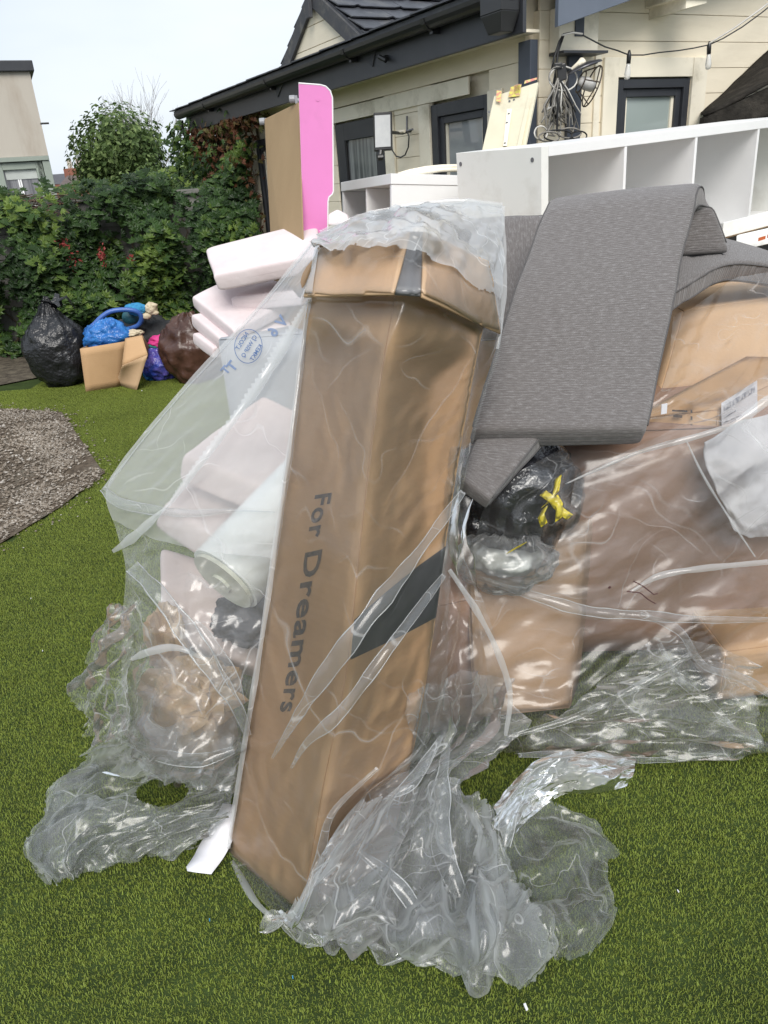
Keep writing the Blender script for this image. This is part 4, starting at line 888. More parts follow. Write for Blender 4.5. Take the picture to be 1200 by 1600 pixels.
# print wrapped on the carton panels
def text_mesh(body, bold=0.0, spacing=1.0):
    cu = bpy.data.curves.new('t', 'FONT'); cu.body = body; cu.size = 1.0; cu.offset = bold; cu.space_character = spacing; cu.resolution_u = 3
    o = bpy.data.objects.new('t', cu); COL.objects.link(o); bpy.context.view_layer.update(); me = bpy.data.meshes.new_from_object(o); bpy.data.objects.remove(o)
    V = np.array([v.co[:] for v in me.vertices]); Fq = [tuple(p.vertices) for p in me.polygons]; bpy.data.meshes.remove(me); return V, Fq
def gpoint(g, a, b):     # bilinear on grid (n,m,3), a along first axis 0..1
    n, m_ = g.shape[:2]; a = np.clip(a, 0, 1)*(n-1); b = np.clip(b, 0, 1)*(m_-1); i = min(int(a), n-2); j = min(int(b), m_-2); fa, fb = a-i, b-j
    p = g[i, j]*(1-fa)*(1-fb)+g[i+1, j]*fa*(1-fb)+g[i, j+1]*(1-fa)*fb+g[i+1, j+1]*fa*fb
    nn = unit(np.cross(g[i+1, j]-g[i, j], g[i, j+1]-g[i, j]))
    if np.dot(nn, CAM-p) < 0: nn = -nn
    return p, nn
def inv_grid(g, x, y):   # grid parameters (a,b) seen at a given direction
    n, m_ = g.shape[:2]; best = None
    Q = g.reshape(-1, 3)-CAM; d = Q@_F; X_ = 600+FPX*(Q@_RT)/d; Y_ = 800-FPX*(Q@_UP)/d; X_ = X_.reshape(n, m_); Y_ = Y_.reshape(n, m_)
    i, j = np.unravel_index(np.argmin((X_-x)**2+(Y_-y)**2), X_.shape); a, b = i/(n-1), j/(m_-1)
    for _ in range(12):
        def pr(a, b):
            p, _n = gpoint(g, a, b); v = p-CAM; dd = v@_F; return np.array([600+FPX*(v@_RT)/dd, 800-FPX*(v@_UP)/dd])
        p0 = pr(a, b); e = 1e-3; J = np.array([(pr(a+e, b)-p0)/e, (pr(a, b+e)-p0)/e]).T
        try: s_ = np.linalg.solve(J, np.array([x, y])-p0)
        except Exception: break
        a += float(np.clip(s_[0], -.1, .1)); b += float(np.clip(s_[1], -.1, .1)); a = min(max(a, 0), 1); b = min(max(b, 0), 1)
    return a, b
def print_on(name, g, V2, Fq, mt, T, off=.004):
    out = []
    for (a, b) in V2: p, n_ = gpoint(g, a, b); out.append(p+n_*off)
    return obj(name, mesh(name, out, Fq, mt), T)
# "For Dreamers" reading downwards
V, Fq = text_mesh('For Dreamers', .022, 1.08); x0_, x1_ = V[:, 0].min(), V[:, 0].max(); y0_, y1_ = -.02, .74
a0, b0_ = inv_grid(gridLF, 507, 772); a1, b1_ = inv_grid(gridLF, 451, 1112); c0a, c0b = inv_grid(gridLF, 521, 775); c1a, c1b = inv_grid(gridLF, 495, 771)
wv_ = c0b-c1b        # width of cap height across the panel
V2 = []
for v in V:
    u = (v[0]-x0_)/(x1_-x0_); h = (v[1]-y0_)/(y1_-y0_); V2.append((a0+(a1-a0)*u, (c1b+(b1_-b0_)*u)+wv_*h*1.0))
print_on('printed_lettering', gridLF, V2, Fq, M['ink_pale'], long_T)
q = [inv_grid(gridFR, x, y) for x, y in ((552, 968), (688, 868), (690, 946), (546, 1030))]
K_ = 8; V2 = [((q[0][0]*(1-u)+q[1][0]*u)*(1-v)+(q[3][0]*(1-u)+q[2][0]*u)*v, (q[0][1]*(1-u)+q[1][1]*u)*(1-v)+(q[3][1]*(1-u)+q[2][1]*u)*v) for u in np.linspace(0, 1, K_) for v in np.linspace(0, 1, K_)]
print_on('printed_band', gridFR, V2, [(i*K_+j, i*K_+j+1, (i+1)*K_+j+1, (i+1)*K_+j) for i in range(K_-1) for j in range(K_-1)], M['ink'], long_T)

# ---- cartons under the right sheet
rc = thing('moving_carton', D(1060, 680, 2.2), 'brown carton with a white address label, half covered by the folded cushion', 'carton')
f0, f1, f2 = D(985, 655, 2.20), D(1122, 640, 2.10), D(1290, 560, 2.42)
f3 = f0+f2-f1; dn = A3(0, .0, -.62)
faces = carton_faces('x', [f0+dn, f1+dn, f2+dn, f3+dn, f0, f1, f2, f3+A3(0, 0, .04)], M['card'], rc)
nn = unit(np.cross(f2-f1, A3(0, 0, 1)));
if nn[1] > 0: nn = -nn
def on_side(x, y, off=.012): return PL(x, y, f1+nn*off, nn)
lp = [on_side(1127, 630), on_side(1183, 594), on_side(1184, 660), on_side(1128, 700)]
o = obj('address_label', mesh('address_label', lp, [(0, 1, 2, 3)], M['paper']), rc)
m = MB(); m.add([on_side(x, y, .0135) for x, y in ((1131, 634), (1180, 603), (1180, 612), (1131, 643))], [(0, 1, 2, 3)])
for k in range(5): m.add([on_side(x, y, .0135) for x, y in ((1132, 652+k*7), (1150+k % 2*9, 640.5+k*7), (1150+k % 2*9, 642.5+k*7), (1132, 654+k*7))], [(0, 1, 2, 3)])
o = m.build('label_print', mat('grey_label_print', (.18, .19, .24), (.60, .60, .64), .6, 90, contrast=(.45, .55)), rc); o['kind'] = 'stuff'
nf = unit(np.cross(f1-f0, A3(0, 0, 1)));
if nf[1] > 0: nf = -nf
def on_front(x, y, off=.012): return PL(x, y, f0+nf*off, nf)
m = MB()
for (x, y, w_, h_) in [(1050, 640, 24, 3), (1052, 648, 14, 4), (1079, 640, 3, 5), (1079, 650, 3, 6), (1079, 662, 3, 6), (1048, 662, 20, 2), (1048, 668, 22, 2)]: m.add([on_front(x, y), on_front(x+w_, y+1), on_front(x+w_, y+h_+1), on_front(x, y+h_)], [(0, 1, 2, 3)])
o = m.build('carton_print', M['ink_pale'], rc); o['kind'] = 'stuff'
r2_ = thing('large_carton', D(1000, 900, 2.2), 'large dark brown carton lying under the milky sheet at the right of the pile', 'carton')
p0, p1 = Y(868, 745, 1.98), Y(1290, 720, 2.02); q0, q1 = Y(925, 1000, 1.98), Y(1290, 1040, 2.02)
p0 = Y(880, 700, 2.02); p1 = Y(1300, 740, 2.0); zt = .74
b0 = A3(p0[0], 2.02, .07); b1 = A3(1.50, 1.98, .05); bk = A3(0.1, .62, 0)
M['card_dull'] = mat('worn_tan_cardboard', (.40, .275, .18), (.35, .235, .15), .8, 3, .1, 90, .2)
M['card_brown'] = mat('dull_brown_cardboard', (.34, .21, .145), (.29, .18, .125), .8, 4, .1, 90, .2)
carton_faces('x', [b0, b1, b1+bk, b0+bk, b0+UPV*zt, b1+UPV*zt, b1+bk+UPV*zt, b0+bk+UPV*zt], M['card_brown'], r2_)
r3_ = thing('slim_carton', D(820, 1100, 2.0), 'slim brown carton leaning below the black sack beside the long carton', 'carton')
s = [Y(742, 1120, 1.70), Y(890, 1105, 1.72), Y(905, 1060, 2.0), Y(745, 1080, 1.98)]; t_ = [Y(728, 880, 1.80), Y(915, 835, 1.86), Y(930, 800, 2.1), Y(742, 830, 2.05)]
carton_faces('x', s+t_, M['card_dull'], r3_); o = wall_strip('front_bulge', [Y(742, 1118, 1.695), Y(738, 1000, 1.735), Y(733, 885, 1.785)], [Y(888, 1102, 1.715), Y(905, 1000, 1.775), Y(915, 845, 1.85)], M['card_dull'], r3_, amp=.02, push=(0, -1, 0))


r5 = thing('flat_carton', D(1150, 1050, 2.0), 'flat brown carton lying low at the right edge of the pile', 'carton')
b0 = Y(1120, 1120, 1.78); b0[2] = .03; b1 = b0+A3(.6, .05, 0); carton_faces('x', [b0, b1, b1+A3(-.05, .3, 0), b0+A3(0, .3, 0)]+[q+UPV*.17 for q in (b0, b1, b1+A3(-.05, .3, 0), b0+A3(0, .3, 0))], M['card'], r5)
# low grey-brown base boxes filling behind/below the long carton
r4 = thing('base_carton', D(700, 1050, 2.2), 'brown carton low in the pile just right of the long carton', 'carton')
b0 = Y(640, 1140, 1.72); b0[2] = .02; b1 = b0+A3(.22, .06, 0); bk = A3(-.05, .35, 0)
carton_faces('x', [b0, b1, b1+bk, b0+bk]+[q+UPV*.42 for q in (b0, b1, b1+bk, b0+bk)], M['card_brown'], r4)

uc = thing('upper_carton', D(1180, 520, 2.6), 'brown carton glimpsed behind and above the labelled carton, under the wrinkled film at the right', 'carton')
u0, u1 = D(1030, 620, 2.50), D(1300, 560, 2.58); u0b, u1b = D(1068, 486, 2.52), D(1300, 452, 2.60); bk = A3(.05, .45, 0)
carton_faces('x', [u0, u1, u1+bk, u0+bk, u0b, u1b, u1b+bk, u0b+bk], M['card_pale'], uc)
for (x0, x1, y0, y1, h_, lab) in ((.15, .95, 2.75, 3.35, .98, 'plain brown carton hidden under the left half of the long shelf unit'), (1.0, 2.1, 2.85, 3.5, .98, 'plain brown carton hidden under the right half of the long shelf unit'), (-.05, .85, 3.5, 4.1, 1.02, 'plain brown carton carrying the small shelf unit'), (.55, 1.5, 2.2, 2.7, .80, 'plain brown carton in the middle of the pile under the grey cushions')):
    q = thing('support_carton', A3(x0, y0, 0), lab, 'carton'); B8 = [A3(x0, y0, 0), A3(x1, y0, 0), A3(x1, y1, 0), A3(x0, y1, 0)]; carton_faces('x', B8+[p+UPV*h_ for p in B8], M['card'], q)
q = thing('storage_box', A3(-.8, 3.5, 0), 'pale blue grey storage box behind the film, carrying the stack of foam slabs', 'storage box'); B8 = [A3(-.70, 3.5, 0), A3(-.1, 3.5, 0), A3(-.1, 4.05, 0), A3(-.70, 4.05, 0)]; carton_faces('x', B8+[p+UPV*.88 for p in B8], mat('pale_blue_grey_plastic', (.36, .38, .41), None, .6, 4), q)
# ---- blobs (sacks, bags)
def blob(name, c, rad, mt, parent, seed=1, amp=.12, pleat=.0, npl=11, flat=None, nu=56, nv=40, top=None, fs=3.0, fine=.02, smooth=True):
    V = []
    for i in range(nv+1):
        ph = math.pi*i/nv
        for j in range(nu):
            th = 2*math.pi*j/nu; V.append((math.sin(ph)*math.cos(th), math.sin(ph)*math.sin(th), math.cos(ph)))
    V = np.array(V); r_ = 1+amp*fbm(V, fs, 3, seed); rid = 1-2*np.abs(fbm(V*A3(1, 1, .45), fs*2.2, 2, seed+4)); r_ += fine*rid
    th = np.arctan2(V[:, 1], V[:, 0]); hz_ = np.clip((V[:, 2]-.2)/.8, 0, 1)
    r_ += pleat*hz_*np.sin(th*npl+3*fbm(V, 2, 1, seed))
    P = V*r_[:, None]
    if top: # pinch towards a tied neck
        k = np.clip((V[:, 2]-.55)/.45, 0, 1); P[:, 0] *= 1-k*.75; P[:, 1] *= 1-k*.75; P[:, 2] += k**2*top
    P = P*np.array(rad)+np.asarray(c)
    if flat is not None: P[:, 2] = np.maximum(P[:, 2], flat+.004*V[:, 0])
    Fq = [(i*nu+j, (i+1)*nu+j, (i+1)*nu+(j+1) % nu, i*nu+(j+1) % nu) for i in range(nv) for j in range(nu)]
    return obj(name, mesh(name, P, Fq, mt, smooth), parent)
def bag_mat(name, c1, c2, rough=.3, bump=.8, sc_=9, coat=0.0):
    mt = mat(name, c1, c2, rough, sc_, bump, 20, .5, bdist=.03); mt.node_tree.nodes['Principled BSDF'].inputs['Coat Weight'].default_value = coat; return mt
M['sack'] = bag_mat('black_sack_film', (.022, .023, .026), (.014, .014, .016), .28)
M['sack2'] = bag_mat('black_sack_wrapped', (.018, .019, .024), (.012, .012, .014), .2, .9, 14, .4)
bsk = thing('black_sack', D(800, 780, 2.0), 'black plastic sack with yellow tie strings squashed under the folded cushion', 'sack')
blob('sack_body', D(795, 770, 2.08), (.185, .17, .155), M['sack2'], bsk, 3, .12, .02, 9, fine=.06, fs=2.4)
M['yellow'] = mat('yellow_tie_string', (.62, .52, .03), (.52, .42, .02), .4, 20, .3, 60)
for pts_ in ([(872, 745), (868, 770), (858, 782), (850, 790)], [(848, 770), (862, 780), (876, 798), (890, 808)], [(866, 776), (874, 790), (872, 812)], [(852, 792), (845, 806), (850, 820)], [(795, 862), (806, 856), (818, 850)]):
    m = MB(); P = [D(x, y, 1.875-.01*(i % 2)) for i, (x, y) in enumerate(pts_)]
    for i in range(len(P)-1):
        w_ = A3(.008, .0, .006); m.hexa([P[i]-w_, P[i]+w_, P[i+1]+w_, P[i+1]-w_]+[q+A3(0, -.004, .001) for q in (P[i]-w_, P[i]+w_, P[i+1]+w_, P[i+1]-w_)])
    o = m.build('tie_string', M['yellow'], bsk, bevel=.001)
gsk = thing('clear_sack', D(790, 880, 2.0), 'clear crinkled plastic sack squeezed between the black sack and the slim carton', 'sack')
blob('sack_film', D(790, 872, 2.02), (.13, .12, .085), M['film_clear'], gsk, 5, .12, .05, 13, fine=.05, fs=3)
blob('sack_filling', D(790, 868, 2.06), (.10, .09, .045), mat('pale_padding', (.50, .50, .47), (.40, .40, .37), .9, 14, .2, 30, .1), gsk, 6, .10, .0, fine=.04)

wp = thing('white_sheet', D(1160, 770, 2.0), 'crumpled white sheet under the film at the right edge above the large carton', 'foam wrap')  # plain white crumpled sheet between the large carton and the film
ctrlW = [[(1095, 690, 1.93), (1150, 660, 1.95), (1210, 640, 1.98), (1300, 600, 2.05)], [(1110, 740, 1.90), (1160, 730, 1.90), (1220, 720, 1.93), (1300, 700, 2.0)], [(1130, 790, 1.88), (1165, 800, 1.88), (1220, 790, 1.90), (1300, 770, 1.95)], [(1150, 830, 1.87), (1180, 840, 1.87), (1220, 840, 1.88), (1300, 840, 1.93)]]
W_DEFER = (ctrlW, wp)
# ---- inside, left of the long carton: foam, roll, crumpled paper
M['foam_in'] = mat('dusty_pink_foam', (.66, .55, .51), (.60, .49, .46), .9, 4, .2, 30, .2)
def foam(name, L2, R2, th, label, mt='foam', seed=1, grp=None, puff=.004): return cushion(name, L2, R2, th, M[mt], label, 'foam slab', n=24, seed=seed, seam=False, linear=True, nrm_hint=(0, -.5, 1), puff=puff, group=grp)
foam('foam_slab', [Y(285, 725, 2.05), Y(400, 640, 2.45)], [Y(470, 800, 1.95), Y(500, 690, 2.40)], .10, 'dusty pink foam slab under the film, uppermost left of the long carton', 'foam_in', 3)
foam('foam_slab', [Y(255, 800, 1.95), Y(300, 750, 2.30)], [Y(400, 900, 1.85), Y(470, 800, 2.2)], .09, 'pale foam slab under the film, just above the white roll', 'foam_in', 5)
foam('foam_slab', [Y(255, 985, 1.85), Y(250, 880, 2.0)], [Y(410, 1040, 1.80), Y(420, 930, 1.98)], .12, 'foam slab under the film, below the open end of the white roll', 'foam_in', 6)
rl = thing('white_roll', Y(380, 860, 1.75), 'smooth white rolled sheet lying under the film beside the long carton', 'roll')
A_, B_ = D(352, 905, 1.95), D(505, 740, 2.15); ax = unit(B_-A_); m = MB(); m.tube([A_, A_*.6+B_*.4, B_], .105, 28); 
m.build('roll_body', mat('satin_white_sheet', (.80, .82, .79), (.78, .80, .77), .3, 3), rl, smooth=True).modifiers.new('e', 'EDGE_SPLIT')
m = MB(); m.tube([A_-ax*.012, A_-ax*.001], .095, 28); m.tube([A_-ax*.02, A_-ax*.012], .03, 12); m.build('roll_end', mat('yellowish_roll_core', (.66, .66, .55), None, .6, 5), rl)
dk = thing('dark_fabric_bag', D(385, 955, 2.0), 'dark grey crumpled bag glimpsed under the film below the white roll', 'bag')
blob('bag_body', D(392, 965, 2.06), (.10, .10, .06), mat('dark_grey_fabric', (.06, .055, .06), None, .8, 9, .4, 30), dk, 8, .2, fine=.08)
pp = thing('crumpled_wrapping_paper', Y(290, 1100, 1.6), 'crumpled brown wrapping paper under the film low at the left', 'wrapping paper')
M['kraft'] = mat('tan_kraft_paper', (.56, .37, .20), (.50, .33, .18), .7, 5, .5, 25, .3)
blob('paper_wad', Y(300, 1085, 1.62), (.12, .10, .085), M['kraft'], pp, 9, .28, 0, fine=.12, fs=2.2, smooth=False, nu=40, nv=26)
blob('paper_wad', Y(262, 1010, 1.75), (.05, .06, .11), M['kraft'], pp, 12, .3, 0, fine=.15, fs=2.6, smooth=False, nu=30, nv=20)
b4 = thing('small_carton', Y(300, 1150, 1.55), 'small tan carton under the film at the lower left, below the wrapping paper', 'carton')
s = [Y(235, 1185, 1.56), Y(345, 1190, 1.52), Y(372, 1150, 1.72), Y(250, 1150, 1.75)]; t_ = [q+UPV*.13 for q in s]; carton_faces('x', s+t_, M['card_pale'], b4)

# ---- white paper strip on the turf
ps = thing('paper_strip', G(320, 1350), 'white torn paper strip lying on the turf at the left foot of the long carton', 'paper')
P = crom([[*G(285, 1366, .022)], [*G(318, 1310, .03)], [*G(348, 1255, .06)]], 12); P2 = crom([[*G(330, 1366, .022)], [*G(355, 1330, .028)], [*G(385, 1262, .06)]], 12)
V = []; [V.extend([P[i]+A3(0, 0, .002*math.sin(i*1.7)), (P[i]+P2[i])/2+A3(.0, 0, .006+.004*math.sin(i)), P2[i]]) for i in range(12)]
V[0] = V[0]+A3(.01, .008, 0); o = obj('paper', mesh('paper', V, [(i*3+j, i*3+j+1, (i+1)*3+j+1, (i+1)*3+j) for i in range(11) for j in range(2)], M['paper'], True), ps); q = o.modifiers.new('t', 'SOLIDIFY'); q.thickness = .0008

# ================================================================== BEHIND THE PILE
# bed drawer standing on end: pink side + hardboard base + castors
bd = thing('bed_drawer', D(470, 420, 3.5), 'under-bed drawer stood on end, pink side panel and brown hardboard base with castors', 'bed drawer')
def D2(x, y, d=3.5): return D(x, y, d)
pinkn = unit(A3(.12, -1, 0)); p0_ = D(493, 250, 3.5)
def pp_(x, y): return PL(x, y, p0_, pinkn)
out = [(466, 130), (500, 132), (509, 135), (516, 142), (520, 153), (521, 300), (519, 303), (514, 308), (512, 315), (512, 400), (507, 600), (484, 600), (472, 383)]
out = [(466.5, 130), (500, 132.5), (509, 135), (516, 142), (519.5, 153), (521, 299), (519, 304), (514, 308), (512.5, 315), (511.5, 420), (504, 700), (486, 700), (476, 420)]
m = MB(); F_ = [pp_(*q) for q in out]; Bk = [p-pinkn*.016 for p in F_]; n_ = len(out); cx_ = sum(F_)/n_
m.add(F_+Bk, [tuple(range(n_)), tuple(range(n_, 2*n_))[::-1]], 0); m.add(F_+Bk, [(k, (k+1) % n_, n_+(k+1) % n_, n_+k) for k in range(n_)], 1)
m.build('side_panel', [M['pink'], M['white_edge']], bd)
m = MB(); e_ = []   # white edging band proud of the pink face
for k in range(12):
    m.tube([F_[k]-pinkn*.001, F_[k+1]-pinkn*.001], .0035, 6, cap=True)
e = m.build('edge_band', M['white_edge'], bd)
m = MB(); m.tube([pp_(496.5, 155)+pinkn*.0005, pp_(496.5, 155)+pinkn*.002], .009, 12); m.build('screw_cap', M['pink'], bd)
hb = [D(413, 186, 3.85), D(466, 160, 3.52), D(484, 700, 3.52), D(440, 700, 3.85)]
m = MB(); hn = unit(np.cross(hb[1]-hb[0], hb[3]-hb[0])); 
if hn[1] > 0: hn = -hn
m.hexa([hb[3], hb[2], hb[1], hb[0]]+[q-hn*.006 for q in (hb[3], hb[2], hb[1], hb[0])]); m.build('base_panel', M['hard'], bd, bevel=.001)
M['grey_plastic'] = mat('grey_castor_plastic', (.30, .31, .33), None, .35, 9)
for (x, y, d) in ((410, 190, 3.86), (457, 155, 3.54)):
    c = D(x, y, d); m = MB(); m.tube([c-A3(.015, 0, 0), c+A3(.012, 0, 0)], .017, 14); w_ = m.build('castor', M['grey_plastic'], bd, smooth=False, bevel=.003)
    m = MB(); m.tube([c+A3(.012, 0, 0), c+A3(.030, .002, -.01)], .010, 8); m.box(c+A3(.012, -.012, -.02), A3(.012, 0, 0), A3(0, .024, 0), A3(0, 0, .034)); m.build('fork', M['grey_plastic'], w_)
# foam / mattress slabs stacked at the left behind
GF = 'pale pinkish foam slabs stacked behind the pile'
def fbox2(a, b, c, d, th, lab, seed): return cushion('mattress_slab', [a, c], [b, d], th, M['foam'], lab, 'foam slab', n=16, seed=seed, seam=False, linear=True, nrm_hint=(0, -.3, 1), puff=.006, group=GF)
def fbox(a, b, c, th, lab, seed):      # a: left near, b: right near, c: offset to back
    return cushion('mattress_slab', [a, a+c], [b, b+c], th, M['foam'], lab, 'foam slab', n=16, seed=seed, seam=False, linear=True, nrm_hint=(0, -.3, 1), puff=.006, group=GF)
fbox2(D(338, 440, 3.45), D(500, 408, 3.40), D(325, 402, 3.75), D(500, 358, 3.70), .085, 'pale foam slab tilted towards the viewer, topmost of the stack left of the hardboard panel', 1)
fbox(D(365, 474, 3.62), D(500, 462, 3.5), A3(.1, .4, .03), .07, 'pinkish foam block directly under the topmost tilted slab', 2)
fbox(D(305, 470, 3.75), D(372, 525, 3.45), A3(.35, .45, .12), .07, 'folded pale foam slab sagging to the left in the stack', 3)
fbox(D(305, 500, 3.72), D(352, 540, 3.5), A3(.5, .35, .02), .07, 'lower folded foam slab under the sagging one', 4)
fbox(D(306, 528, 3.7), D(338, 552, 3.55), A3(.5, .4, -.02), .06, 'lowest pale foam slab of the stack near the brown leather bag', 5)
m_ = thing('white_foam_offcut', D(527, 345, 3.3), 'white foam offcut poking up between the pink panel and the small shelf unit', 'foam piece')
q = D(512, 352, 3.3); m = MB(); m.add([q, D(548, 352, 3.3), D(543, 336, 3.3), D(527, 327, 3.3), D(513, 335, 3.3)]+[p+A3(0, .25, -.01) for p in (q, D(548, 352, 3.3), D(543, 336, 3.3), D(527, 327, 3.3), D(513, 335, 3.3))], [(0, 1, 2, 3, 4), (9, 8, 7, 6, 5)]+[(k, 5+k, 5+(k+1) % 5, (k+1) % 5) for k in range(5)]); m.build('offcut', M['foam'], m_, bevel=.008)

# cube shelf units
def frame3(o_, x_, y_hint):
    e1 = unit(x_); e3 = unit(y_hint-e1*np.dot(y_hint, e1)); e2 = np.cross(e3, e1); return o_, e1, e2, e3
def ubox(fr, x0, x1, y0, y1, z0, z1, m=None):
    o_, e1, e2, e3 = fr; m = m or MB(); return m.box(o_+e1*x0+e2*y0+e3*z0, e1*(x1-x0), e2*(y1-y0), e3*(z1-z0))
# long unit: corner at px (846,228), long axis to the right, e3 up
def fit_dir(x0, y0, d0, x1, y1, L_):
    p0 = D(x0, y0, d0); best = None
    for d in np.linspace(d0*.7, d0*1.8, 800):
        e = abs(np.linalg.norm(D(x1, y1, d)-p0)-L_)
        if d >= d0*.98 and (best is None or e < best[0]): best = (e, d)
    return p0, D(x1, y1, best[1])
def fr_dirs(p0, p1, up): return unit(p1-p0)
T_ = .038; PIT = .345
O = D(846, 229, 2.9); best = None
for d1 in np.linspace(2.9, 4.6, 171):
    v1 = D(1187, 187.5, d1)-O; l1 = np.linalg.norm(v1); PT_ = l1/3.03
    for d2 in np.linspace(2.9, 3.9, 101):
        v2 = D(714, 239, d2)-O; l2 = np.linalg.norm(v2); er = (np.dot(v1, v2)/l1/l2)**2+(l2/PT_-1.135)**2
        if best is None or er < best[0]: best = (er, v1/l1, v2/l2, PT_, l2)
er_, e1, e2, PIT, DP_ = best; e2 = unit(e2-e1*np.dot(e1, e2)); e3 = np.cross(e1, e2); e3 = e3 if e3[2] > 0 else -e3
#print('long unit', best[0], best[2:], 'dirs', e1, e2, e3, 'Q1', Q1)
su = thing('long_shelf_unit', O, 'long white open cube shelf unit lying on top of the pile below the right window', 'shelf unit')
def sb(x0, x1, y0, y1, z0, z1, nm, mt='white_lam', bev=.0015):
    m = MB(); m.box(O+e1*x0+e2*y0+e3*z0, e1*(x1-x0), e2*(y1-y0), e3*(z1-z0)); return m.build(nm, M[mt], su, bevel=bev)
DP = DP_; HT = PIT+T_; LN = 4*PIT+T_
sb(T_+.001, LN, 0, DP, -T_, 0, 'top_panel', 'white_edge'); sb(0, T_, 0, DP, -HT, 0, 'end_panel'); sb(LN+.001, LN+T_, 0, DP, -HT, 0, 'end_panel'); sb(T_+.001, LN, 0, DP, -HT, -HT+T_, 'bottom_panel', 'white_edge')
for k in range(1, 4): sb(k*PIT+T_*.5-.008, k*PIT+T_*.5+.008, .001, DP-.001, -HT+T_+.001, -T_-.001, 'divider', 'white_edge')
sb(T_+.001, LN, DP-.02, DP-.004, -HT+T_+.001, -T_-.001, 'back_panel')
m = MB()
for (dy, dz) in ((DP-.03, -.045), (.05, -.045)):
    c = O+e2*dy+e3*dz; m2 = MB(); m2.tube([c-e1*.0005, c-e1*.002], .009, 12); m2.build('screw_hole', M['dark_grey'], su)
c = O+e1*(1.40*PIT)+e2*(DP-.021)+e3*-.14; m = MB(); m.tube([c, c-e2*.002], .010, 10); m.build('screw_hole', M['dark_grey'], su)
# lower white unit at the right edge with a small orange tag
lw = thing('white_drawer_frame', D(1150, 385, 2.9), 'white melamine rail with small orange tags, right edge, under the long shelf unit', 'frame')
a0_, a1_ = D(1128, 372, 2.85), D(1290, 330, 3.0); m = MB(); m.box(a0_, a1_-a0_, A3(.03, .34, -.06), A3(0, 0, .055)); m.build('rail', M['white_lam'], lw, bevel=.002)
a2_, a3_ = D(1150, 393, 2.80), D(1290, 360, 2.93); m = MB(); m.box(a2_, a3_-a2_, A3(.02, .03, 0), A3(0, .01, .055)); m.build('rail', M['white_lam'], lw, bevel=.002)
q = D(1185, 377, 2.78); m = MB(); m.box(q, A3(.024, -.002, .006), A3(0, .003, 0), A3(0, 0, .012)); m.build('orange_tag', mat('orange_tag', (.55, .12, .03), None, .5, 9), lw)
q = D(1199, 372, 2.78); m = MB(); m.box(q, A3(.024, -.002, .006), A3(0, .003, 0), A3(0, 0, .012)); m.build('orange_tag', mat('orange_tag', (.55, .12, .03), None, .5, 9), lw)
# small cube unit
s2 = thing('small_shelf_unit', D(612, 300, 3.7), 'small white open cube shelf unit standing between the pink panel and the long unit', 'shelf unit')
c0 = D(611.5, 271, 3.45); cl = D(533.5, 285, 4.05); crr = D(716, 276, 3.72); 
ea = cl-c0; eb = crr-c0; la, lb_ = np.linalg.norm(ea), np.linalg.norm(eb); ea, eb = ea/la, unit(eb/lb_-ea/la*np.dot(ea/la, eb/lb_)*.6); ec = unit(np.cross(ea, eb)); ec = ec if ec[2] > 0 else -ec
#print('small unit', la, lb_, ea, eb)
def s2b(a0, a1, b0, b1, c0_, c1_, nm, mt='white_lam'): m = MB(); m.box(c0+ea*a0+eb*b0+ec*c0_, ea*(a1-a0), eb*(b1-b0), ec*(c1_-c0_)); return m.build(nm, M[mt], s2, bevel=.0015)
tk = .045; s2b(-.004, la, -.004, lb_, -tk, 0, 'top_panel', 'white_edge')
s2b(.0, .02, .0, lb_-.01, -.9, -tk-.001, 'side_panel', 'white_edge'); s2b(la-.025, la-.004, 0, lb_-.01, -.9, -tk-.001, 'side_panel', 'white_edge'); s2b(la*.48-.007, la*.48+.007, .002, lb_-.02, -.9, -tk-.001, 'divider', 'white_edge'); s2b(.021, la-.026, lb_-.019, lb_-.011, -.9, -tk-.001, 'back_panel')
# curved cream rails behind
cr_ = thing('curved_cream_rail', D(680, 268, 3.9), 'bent cream coloured cot rail lying behind the small shelf unit', 'rail')
for dy in (0, 5): m = MB(); m.tube([D(x, y+dy, 3.95) for x, y in [(622, 273), (640, 268), (665, 263), (690, 260.5), (716, 260), (760, 262)]], .011, 8); m.build('rail', M['cream2'], cr_, smooth=True)
# cream board with stickers leaning at the corner
cbd = thing('stickered_board', D(790, 190, 3.6), 'cream drilled wooden board with worn stickers leaning on the grey corner post', 'board')
q4 = [D(752, 240, 3.55), D(818, 240, 3.45), D(841, 128, 3.58), D(772, 150, 3.68)]; m = MB(); nb_ = unit(np.cross(q4[1]-q4[0], q4[3]-q4[0])); nb_ = nb_ if nb_[1] < 0 else -nb_
M['board'] = mat('old_cream_board', (.66, .62, .47), (.60, .55, .41), .5, 4, .05, 30, c3=(.48, .42, .30), s3=4)
m.hexa([q4[0], q4[1], q4[2], q4[3]]+[p-nb_*.02 for p in q4]); m.build('board', M['board'], cbd, bevel=.002)
def onb(x, y, off): return PL(x, y, q4[0]+nb_*off, nb_)
m = MB(); P = [(805, 240), (812, 240), (835, 132), (828, 135)]; m.hexa([onb(x, y, .0) for x, y in P]+[onb(x, y, .014) for x, y in P]); m.build('edge_batten', M['board'], cbd, bevel=.002)
m = MB(); P = [(786, 228), (792, 228), (800, 170), (792, 170)]; m.hexa([onb(x, y, .0) for x, y in P]+[onb(x, y, .008) for x, y in P]); m.build('metal_strip', M['cream2'], cbd, bevel=.001)
for x, y in ((789, 224), (792, 192), (795, 178), (796, 158), (803, 156), (764, 175)): m = MB(); m.tube([onb(x, y, .0085), onb(x, y, .0095)], .0055, 8); m.build('screw', M['dark_grey'], cbd)
